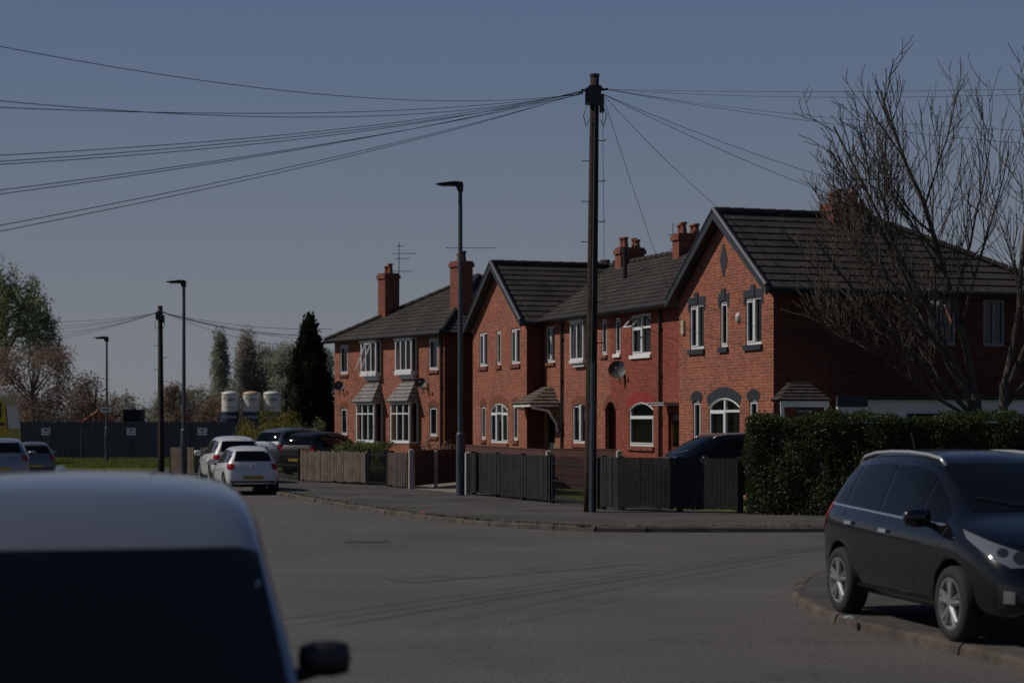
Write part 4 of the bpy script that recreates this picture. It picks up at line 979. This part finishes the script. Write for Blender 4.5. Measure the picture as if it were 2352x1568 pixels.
def car(loc,heading,Lc,Wc,Hc,body,label,rails=False,detail=True,plate=None,prof=PROFILE,wr=.325,fin=False,chrome=False,wst=1.50,wsb=1.10,wsw=0,wswb=None,mirm=None,frontplate=True,wipers=True,mirs=1.0,mirz=0,tls=1.0):
    rz=math.atan2(heading[1],heading[0])
    e=tag(empty('parked_car',loc,rz),label,'car','cars parked along the street')
    zs=Hc/1.61; P=[(u,t*zs,b*zs,wt,wb) for u,t,b,wt,wb in prof]; hW=Wc/2
    X=lambda u:(u-.5)*Lc
    me=bpy.data.meshes.new('b'); vs=[];fs=[]; ringn=None
    for u,T,B,wt,wb in P:
        zb=.21+(.09 if u<.02 or u>.98 else 0); wb*=hW; wt*=hW; d=min(.07,(T-B)*.3)
        half=[(0,zb),(wb*.8,zb),(wb*.96,zb+.07),(wb,zb+(B-zb)*.45),(wb*.985,B-.12*zs),(wb*.975,B-.07*zs),(wb*.93,B),((wb*.93+wt)/2+.012,(B+T)/2),(wt+.01,T-d),(wt*.86,T-d*.25),(wt*.45,T+.008),(0,T+.014)]
        ring=[(y,z) for y,z in half]+[(-y,z) for y,z in half[-2:0:-1]]
        ringn=len(ring); vs+=[(X(u),y,z) for y,z in ring]
    n=len(P)
    for i in range(n-1):
        for j in range(ringn):
            j2=(j+1)%ringn; fs.append((i*ringn+j,(i+1)*ringn+j,(i+1)*ringn+j2,i*ringn+j2))
    fs.append(tuple(range(ringn-1,-1,-1))); fs.append(tuple((n-1)*ringn+j for j in range(ringn)))
    me.from_pydata(vs,[],fs); 
    bmm=bmesh.new(); bmm.from_mesh(me); bmesh.ops.recalc_face_normals(bmm,faces=bmm.faces); bmm.to_mesh(me); bmm.free()
    tmp=bpy.data.objects.new('tmp',me); COL.objects.link(tmp)
    ss=tmp.modifiers.new('s','SUBSURF'); ss.levels=2; ss.render_levels=2
    dg=bpy.context.evaluated_depsgraph_get(); m1=bpy.data.meshes.new_from_object(tmp.evaluated_get(dg)); 
    bm=bmesh.new(); bm.from_mesh(m1); bvh=BVHTree.FromBMesh(bm); bm.free()
    tmp.modifiers.clear(); tmp.data=m1
    UW=(.175,.795); cut=MB()
    for u in UW:
        for s in(-1,1):
            y0=s*(hW-.34);y1=s*(hW+.2); cut.lathe([(.001,min(y0,y1)),(wr+.055,min(y0,y1)),(wr+.055,max(y0,y1)),(.001,max(y0,y1))],(X(u),0,wr+.01),axis='y',n=28)
    cu=cut.obj('cut',DARK); 
    bmm=bmesh.new(); bmm.from_mesh(cu.data); bmesh.ops.remove_doubles(bmm,verts=bmm.verts,dist=.0005); bmesh.ops.recalc_face_normals(bmm,faces=bmm.faces); bmm.to_mesh(cu.data); bmm.free()
    tmp.data.materials.clear(); tmp.data.materials.append(body)
    bo=tmp.modifiers.new('b','BOOLEAN'); bo.operation='DIFFERENCE'; bo.solver='EXACT'; bo.object=cu
    dg=bpy.context.evaluated_depsgraph_get(); m2=bpy.data.meshes.new_from_object(tmp.evaluated_get(dg))
    bpy.data.objects.remove(tmp); bpy.data.objects.remove(cu)
    m2.materials.clear(); m2.materials.append(body); m2.materials.append(BLACKP)
    for p in m2.polygons:
        p.use_smooth=True
        c=p.center
        inarch=any(math.hypot(c.x-X(u),c.z-wr-.01)<wr+.0548 for u in UW) and abs(c.y)<hW+.1 and abs(c.y)>hW-.36
        p.material_index=1 if (inarch or c.z<.27) else 0
        if inarch: p.use_smooth=False
    bobj=bpy.data.objects.new('body',m2); COL.objects.link(bobj); bobj.parent=e
    def patch(name,poly,ang,m,off=.004,step=.07,target=None,parent=None):
        a=R(ang); s=Vector((math.cos(a),math.sin(a),0)); ev=Vector((-math.sin(a),math.cos(a),0))
        if target is not None:
            ac=ev.dot(Vector((target[0],target[1],0))); poly=[(ac+p,target[2]+q) for p,q in poly]
        b=bmesh.new(); vv=[b.verts.new((p,q,0)) for p,q in poly]; b.faces.new(vv)
        x0=min(p[0] for p in poly);x1=max(p[0] for p in poly);z0=min(p[1] for p in poly);z1=max(p[1] for p in poly)
        for ax,lo,hi in((0,x0,x1),(1,z0,z1)):
            k=lo+step
            while k<hi-.005:
                co_=[0,0,0];no=[0,0,0];co_[ax]=k;no[ax]=1
                bmesh.ops.bisect_plane(b,geom=b.verts[:]+b.edges[:]+b.faces[:],plane_co=co_,plane_no=no); k+=step
        for v in b.verts:
            o_=ev*v.co.x+Vector((0,0,v.co.y))+s*6; hit,nr,_,_=bvh.ray_cast(o_,-s)
            if hit is None: hit,nr,_,_=bvh.find_nearest(ev*v.co.x+Vector((0,0,v.co.y))+s*.8)
            v.co=hit+nr*off
        bmesh.ops.triangulate(b,faces=[f for f in b.faces if len(f.verts)>4])
        mm=bpy.data.meshes.new(name); b.to_mesh(mm); b.free(); mm.materials.append(m)
        for p in mm.polygons:p.use_smooth=True
        o_=bpy.data.objects.new(name,mm); COL.objects.link(o_); o_.parent=parent or e
        return o_
    T=lambda u:interp(P,u,1); B=lambda u:interp(P,u,2)
    wins=[(.085,.175),(.19,.385),(.40,.60),(.612,.725)]
    for s in(-1,1):
        for a,b in wins:
            us=[a+(b-a)*k/6 for k in range(7)]
            low=[(u,B(u)+.045) for u in us]; up=[(u,max(B(u)+.06,T(u)-.135*zs-(.05 if u<.12 else 0))) for u in us]
            pl=[(X(u)*(1 if s<0 else -1),z) for u,z in low+up[::-1]]
            patch('window',pl,-90 if s<0 else 90,GLC,.004)
        if chrome:
            pl=[(X(u)*(1 if s<0 else -1),B(u)+.022) for u in (.085,.2,.3,.4,.5,.6,.7,.735)]+[(X(u)*(1 if s<0 else -1),B(u)+.042) for u in (.735,.7,.6,.5,.4,.3,.2,.085)]
            patch('chrome_trim',pl,-90 if s<0 else 90,CHROME,.012)
    a_=.60*hW/.9+(wsw if wswb is None else wswb); b_=.535*hW/.9+wsw
    patch('windscreen',[(-a_,wsb*zs),(a_,wsb*zs),(b_+(.02 if wsw else 0),(wst-.02)*zs),(b_-.06,wst*zs),(-b_+.06,wst*zs),(-b_-(.02 if wsw else 0),(wst-.02)*zs)],0,GLC,.005)
    patch('rear_window',[(-.60*hW/.9,1.12*zs),(.60*hW/.9,1.12*zs),(.50*hW/.9,1.45*zs),(-.50*hW/.9,1.45*zs)],180,GLC,.005)
    if wipers:
        for s in(-1,1):
            pts=[]; mb=MB()
            for k in range(9):
                y=(.05+.42*k/8) if s>0 else -(.10+.42*k/8)
                hit,nr,_,_=bvh.ray_cast(Vector((9,y,(1.125+.01*k)*zs)),Vector((-1,0,0)))
                if hit is not None: pts.append(hit+nr*.02)
            if len(pts)>2: mb.tube(pts,.008,5); mb.obj('wiper',BLACKP,e)
    for s in(-1,1):
        hp=[(-.22,-.09),(-.25,-.02),(-.05,.04),(.18,.11),(.42,.19),(.38,.12),(.18,-.01),(-.02,-.10)]
        hl=patch('headlight',[(p*s,q) for p,q in hp][::s],30*s,HEADL,.006,target=(X(.965),s*hW*.76,.77*zs),step=.05)
        cc=[(.055*math.cos(k*.628),.048*math.sin(k*.628)) for k in range(10)]
        patch('headlight_lens',[(p*s-.08*s,q-.02) for p,q in cc][::s],30*s,LENS,.012,target=(X(.965),s*hW*.76,.77*zs),parent=hl)
        patch('headlight_lens',[(p*s*.8+.06*s,q*.7+.02) for p,q in cc][::s],30*s,LENS,.012,target=(X(.965),s*hW*.76,.77*zs),parent=hl)
        tp=[(-.16,-.1),(-.16,.11),(.17,.13),(.17,.0),(.08,-.1)]
        patch('tail_light',[(-p*s*tls,q*tls) for p,q in tp],180-38*s,TAIL,.006,target=(X(.03),s*hW*.82,.93*zs),step=.05)
        if detail:
            for u in(.185,.395,.605,.745):
                zt=B(u)+.02; w_=.007; sg=1 if s<0 else -1
                zl=.34
                if u==.185: zl=.80*zs
                uu=.70 if u==.745 else u
                pl=[(X(uu)*sg-w_,zl),(X(uu)*sg+w_,zl),(X(u)*sg+w_,zt),(X(u)*sg-w_,zt)]
                patch('door_seam',pl,-90 if s<0 else 90,BLACKP,.002,step=.08)
            for u in(.24,.45):
                sg=1 if s<0 else -1; z=B(u)-.11
                patch('door_handle',[(X(u)*sg-.09,z-.016),(X(u)*sg+.09,z-.016),(X(u)*sg+.09,z+.016),(X(u)*sg-.09,z+.016)],-90 if s<0 else 90,CHROME if chrome else body,.025,step=.05)
            sg=1 if s<0 else -1
            patch('sill_trim',[(X(.27)*sg,.25),(X(.69)*sg,.25),(X(.69)*sg,.335),(X(.27)*sg,.335)],-90 if s<0 else 90,BLACKP,.006)
        mb=MB(); mx,my,mz=X(.685),s*(hW+.085*mirs),B(.68)+.085+mirz
        mb.lathe([(.001,-.125),(.06,-.115),(.082,-.05),(.085,.04),(.07,.11),(.001,.125)],(0,0,0),axis='y',n=12)
        for i,v in enumerate(mb.v): mb.v[i]=(v[0]*.75*mirs+mx,v[1]*mirs+my,v[2]*mirs+mz)
        mo=mb.obj('wing_mirror',[mirm or body],e,smooth=True)
        mb=MB(); mb.tube([(mx,s*(hW-.1),mz-.08),(mx,s*(hW+.04),mz-.04)],.03,6); mb.obj('mirror_arm',BLACKP,mo)
        for u in UW:
            we=empty('wheel',(X(u),s*(hW-.115),wr),0 if s<0 else math.pi,e)
            t=MB(); r=wr; t.lathe([(r*.67,.09),(r*.8,.105),(r*.95,.10),(r,.07),(r,-.07),(r*.95,-.10),(r*.8,-.108),(r*.68,-.10),(r*.67,-.08)],(0,0,0),axis='y',n=32); t.obj('tyre',TYRE,we,smooth=True)
            t=MB(); t.lathe([(r*.68,-.085),(r*.69,-.103),(r*.65,-.103),(r*.61,-.06),(r*.60,.05)],(0,0,0),axis='y',n=32)
            for k in range(5):
                a=k*2*math.pi/5+.3
                for db in(-.17,.17):
                    a2=a+db; q0=(math.cos(a)*.03,-.085,math.sin(a)*.03); q1=(math.cos(a2)*r*.63,-.094,math.sin(a2)*r*.63); t.tube([q0,q1],[.028,.018],5)
            t.lathe([(.001,-.105),(.05,-.103),(.055,-.06)],(0,0,0),axis='y',n=16); t.obj('rim',ALLOY,we)
            t=MB(); t.lathe([(.001,-.02),(r*.6,-.02)],(0,0,0),axis='y',n=24); t.obj('brake_disc',BLACKP,we)
    patch('grille',[(-.42,.60*zs),(.42,.60*zs),(.46,.70*zs),(-.46,.70*zs)],0,BLACKP,.004)
    patch('lower_intake',[(-.5,.30),(.5,.30),(.56,.44),(-.56,.44)],0,BLACKP,.004)
    patch('rear_bumper_trim',[(-.55,.27),(.55,.27),(.6,.38),(-.6,.38)],180,BLACKP,.004)
    for s in(-1,1):
        fs_=patch('fog_light_surround',[(-.11,-.10),(.08,-.10),(.10,.09),(-.09,.11)],32*s,BLACKP,.006,target=(X(.97),s*hW*.76,.44))
        patch('fog_light',[(-.05,-.05),(.045,-.05),(.05,.045),(-.045,.05)],32*s,HEADL,.012,target=(X(.97),s*hW*.76,.44),parent=fs_)
    if frontplate: patch('front_plate',[(-.26,.47*zs),(.26,.47*zs),(.26,.56*zs),(-.26,.56*zs)],0,PLW,.012)
    if plate:
        mb=MB(); x=-Lc/2-.022; mb.box(x-.004,x+.06,-.27,.27,.53*zs,.64*zs); pl=mb.obj('number_plate',YEL,e)
        text('plate_lettering',plate,.115,pl,(x-.009,0,.585*zs),(R(90),0,R(-90)),BLACKP,.001)
        mb=MB(); hit,nr,_,_=bvh.ray_cast(Vector((-9,0,.95*zs)),Vector((1,0,0)));
        mb.lathe([(.045,-.012),(.06,-.012),(.06,.02),(.045,.02),(.045,-.012)],(0,0,0),axis='y',n=18)
        mb.tube([(-.035,-.005,.04),(0,-.005,-.04),(.035,-.005,.04)],.007,4)
        em=mb.obj('badge',CHROME,e); em.location=hit+Vector((-.012,0,0)); em.rotation_euler[2]=R(-90)
    else:
        patch('number_plate',[(-.26,.52*zs),(.26,.52*zs),(.26,.62*zs),(-.26,.62*zs)],180,YEL,.012)
    if rails:
        for s in(-1,1):
            mb=MB(); us=[.10,.13,.2,.3,.4,.5,.56,.585]; pts=[]
            for u in us:
                y=s*interp(P,u,3)*hW*.93; hit,nr,_,_=bvh.ray_cast(Vector((X(u),y,4)),Vector((0,0,-1))); pts.append(Vector((X(u),y,hit.z+(.0 if u in(.10,.585) else .035))))
            mb.tube(pts,.017,8); mb.obj('roof_rail',mat('satin_silver_rail',(.50,.51,.52),.3,metal=.5),e,smooth=True)
    mb=MB()
    hit,nr,_,_=bvh.ray_cast(Vector((X(.14),0,4)),Vector((0,0,-1)))
    if fin: mb.tube([hit+Vector((.14,0,-.01)),hit+Vector((.04,0,.02)),hit+Vector((-.05,0,.04)),hit+Vector((-.1,0,.0))],[.01,.03,.025,.03],8); mb.obj('roof_antenna',body,e,smooth=True)
    else: mb.tube([hit,hit+Vector((-.12,0,.2))],.006,5); mb.obj('roof_antenna',BLACKP,e)
    return e
PB=paint('black_car_paint',(.003,.0035,.005),0,.22,.3,.8); PW=paint('white_car_paint',(.55,.56,.57),0,.35); PS=paint('silver_car_paint',(.25,.275,.31),.65,.30); PD=paint('dark_grey_car_paint',(.012,.013,.016),0,.35,.2,.3); PBl=paint('silver_blue_car_paint',(.11,.135,.17),.5,.35,.4,.4)
hd=Vector((.205,-.979)).normalized(); Lk=4.24
rw=Vector((3.31,19.72)); side=Vector((-hd.y,hd.x))
ck=rw+hd*(Lk*(.5-.175))+side*(.9-.1)
car((ck.x,ck.y,.1),hd,Lk,1.8,1.62,PB,'black people carrier with silver roof rails parked on the pavement corner',rails=True,chrome=True,frontplate=False,wipers=True,tls=1.15)
# near silver car: broad greenhouse, deep windscreen running down to a low bonnet
PR=[]
for u,t,b,wt,wb in PROFILE:
    if .1<u<.45: t+=.02
    if .05<u<.8: wt+=.22
    if u>=.585: b-=.10 if u<.9 else 0
    if abs(u-.69)<.001: t=1.24
    if abs(u-.775)<.001: t=.955
    if abs(u-.80)<.001: t=.905
    if abs(u-.87)<.001: t=.86; b=.78
    if abs(u-.94)<.001: t=.78; b=.70
    b=min(b,t-.03)
    PR.append((u,t,b,wt,wb))
hd=Vector((.21,-1)).normalized()
car((-1.84,8.0,0),hd,4.3,1.86,1.755,PS,'silver car parked at the near kerb with dark windscreen',fin=True,prof=PR,wst=1.39,wsb=.97,wsw=.20,wswb=.21,mirm=BLACKP,wipers=False,mirs=.8,mirz=.10)
hd=Vector((-.27,.96)).normalized()
car((-7.40,55.0,0),hd,3.5,1.50,1.30,PW,'white hatchback with yellow rear number plate parked on the road',plate='KD65 HZC',wr=.28,tls=.7)
car((-8.75,61.9,0),hd,3.9,1.68,1.52,PW,'white crossover car parked ahead of a hatchback',wr=.31,tls=.7)
car((-6.55,70.6,.1),(.5,.86),3.9,1.7,1.5,PD,'dark hatchback parked in a front garden drive',tls=.7)
car((-7.8,74.6,.1),(.6,.8),4.3,1.75,1.62,PBl,'silver blue car parked in a front garden drive',tls=.7)
car((4.7,45.3,.1),(-.943,-.331),4.3,1.7,1.62,PB,'black car parked on a drive behind the slatted fence',rails=True)
car((-16.0,62.5,0),(-.25,.97),4.2,1.7,1.46,paint('blue_grey_paint',(.20,.23,.27),.3,.35),'blue-grey crossover car parked across the road',tls=.7)
car((-16.75,69.5,0),(-.3,.95),3.6,1.4,1.26,PBl,'silver blue saloon car parked near the verge',tls=.7)
# bus
e=tag(empty('yellow_bus',(-25.9,86,0)),'yellow bus with dark windows stopped by the verge','bus')
YB=mat('bus_yellow',(.60,.38,.03),.5)
mb=MB(); pr=[(-5,.35),(4.25,.35),(4.4,.8),(4.38,1.6),(4.25,2.75),(4.05,3.0),(-5,3.02)]
F=[(x,-1.2,z) for x,z in pr];B=[(x,1.2,z) for x,z in pr]; mb.face(F);mb.face(B)
for i in range(len(pr)): mb.face([F[i],F[(i+1)%7],B[(i+1)%7],B[i]])
mb.obj('body',YB,e)
for i in range(6):
    mb=MB(); x=2.95-i*1.3; mb.box(x,x+1.2,-1.22,-1.201,2.1,2.78); mb.obj('window',GLC,e)
mb=MB(); mb.box(-5,4.3,-1.215,-1.201,1.78,1.9); mb.obj('trim_stripe',SLATE,e)
for x in(3.0,-2.6):
    mb=MB(); mb.lathe([(.001,-.12),(.3,-.12),(.48,-.1),(.5,0),(.48,.1),(.001,.12)],(x,-1.12,.5),axis='y',n=20); mb.obj('wheel',TYRE,e)
mb=MB(); mb.face([(4.40,-1.0,1.65),(4.40,1.0,1.65),(4.29,1.0,2.65),(4.29,-1.0,2.65)]); mb.v=[(a+.012,b,c) for a,b,c in mb.v]; mb.obj('windscreen',GLC,e)
e=tag(empty('site_excavator',(-21.5,112,0)),'dark excavator working behind the hoarding','excavator')
OR=mat('digger_orange',(.35,.09,.03),.6)
mb=MB(); mb.box(-1.2,1.2,-1,1,0,.6); mb.box(-.9,.9,-.8,.8,.601,1.7); mb.obj('base',OR,e)
mb=MB(); mb.box(-.2,.75,-.6,.6,1.703,2.6); mb.obj('cab',DARK,e); mb=MB(); mb.tube([(-.6,0,1.6),(-1.8,0,2.5),(-2.8,0,1.8)],[.16,.14,.1],6); mb.obj('boom',OR,e)
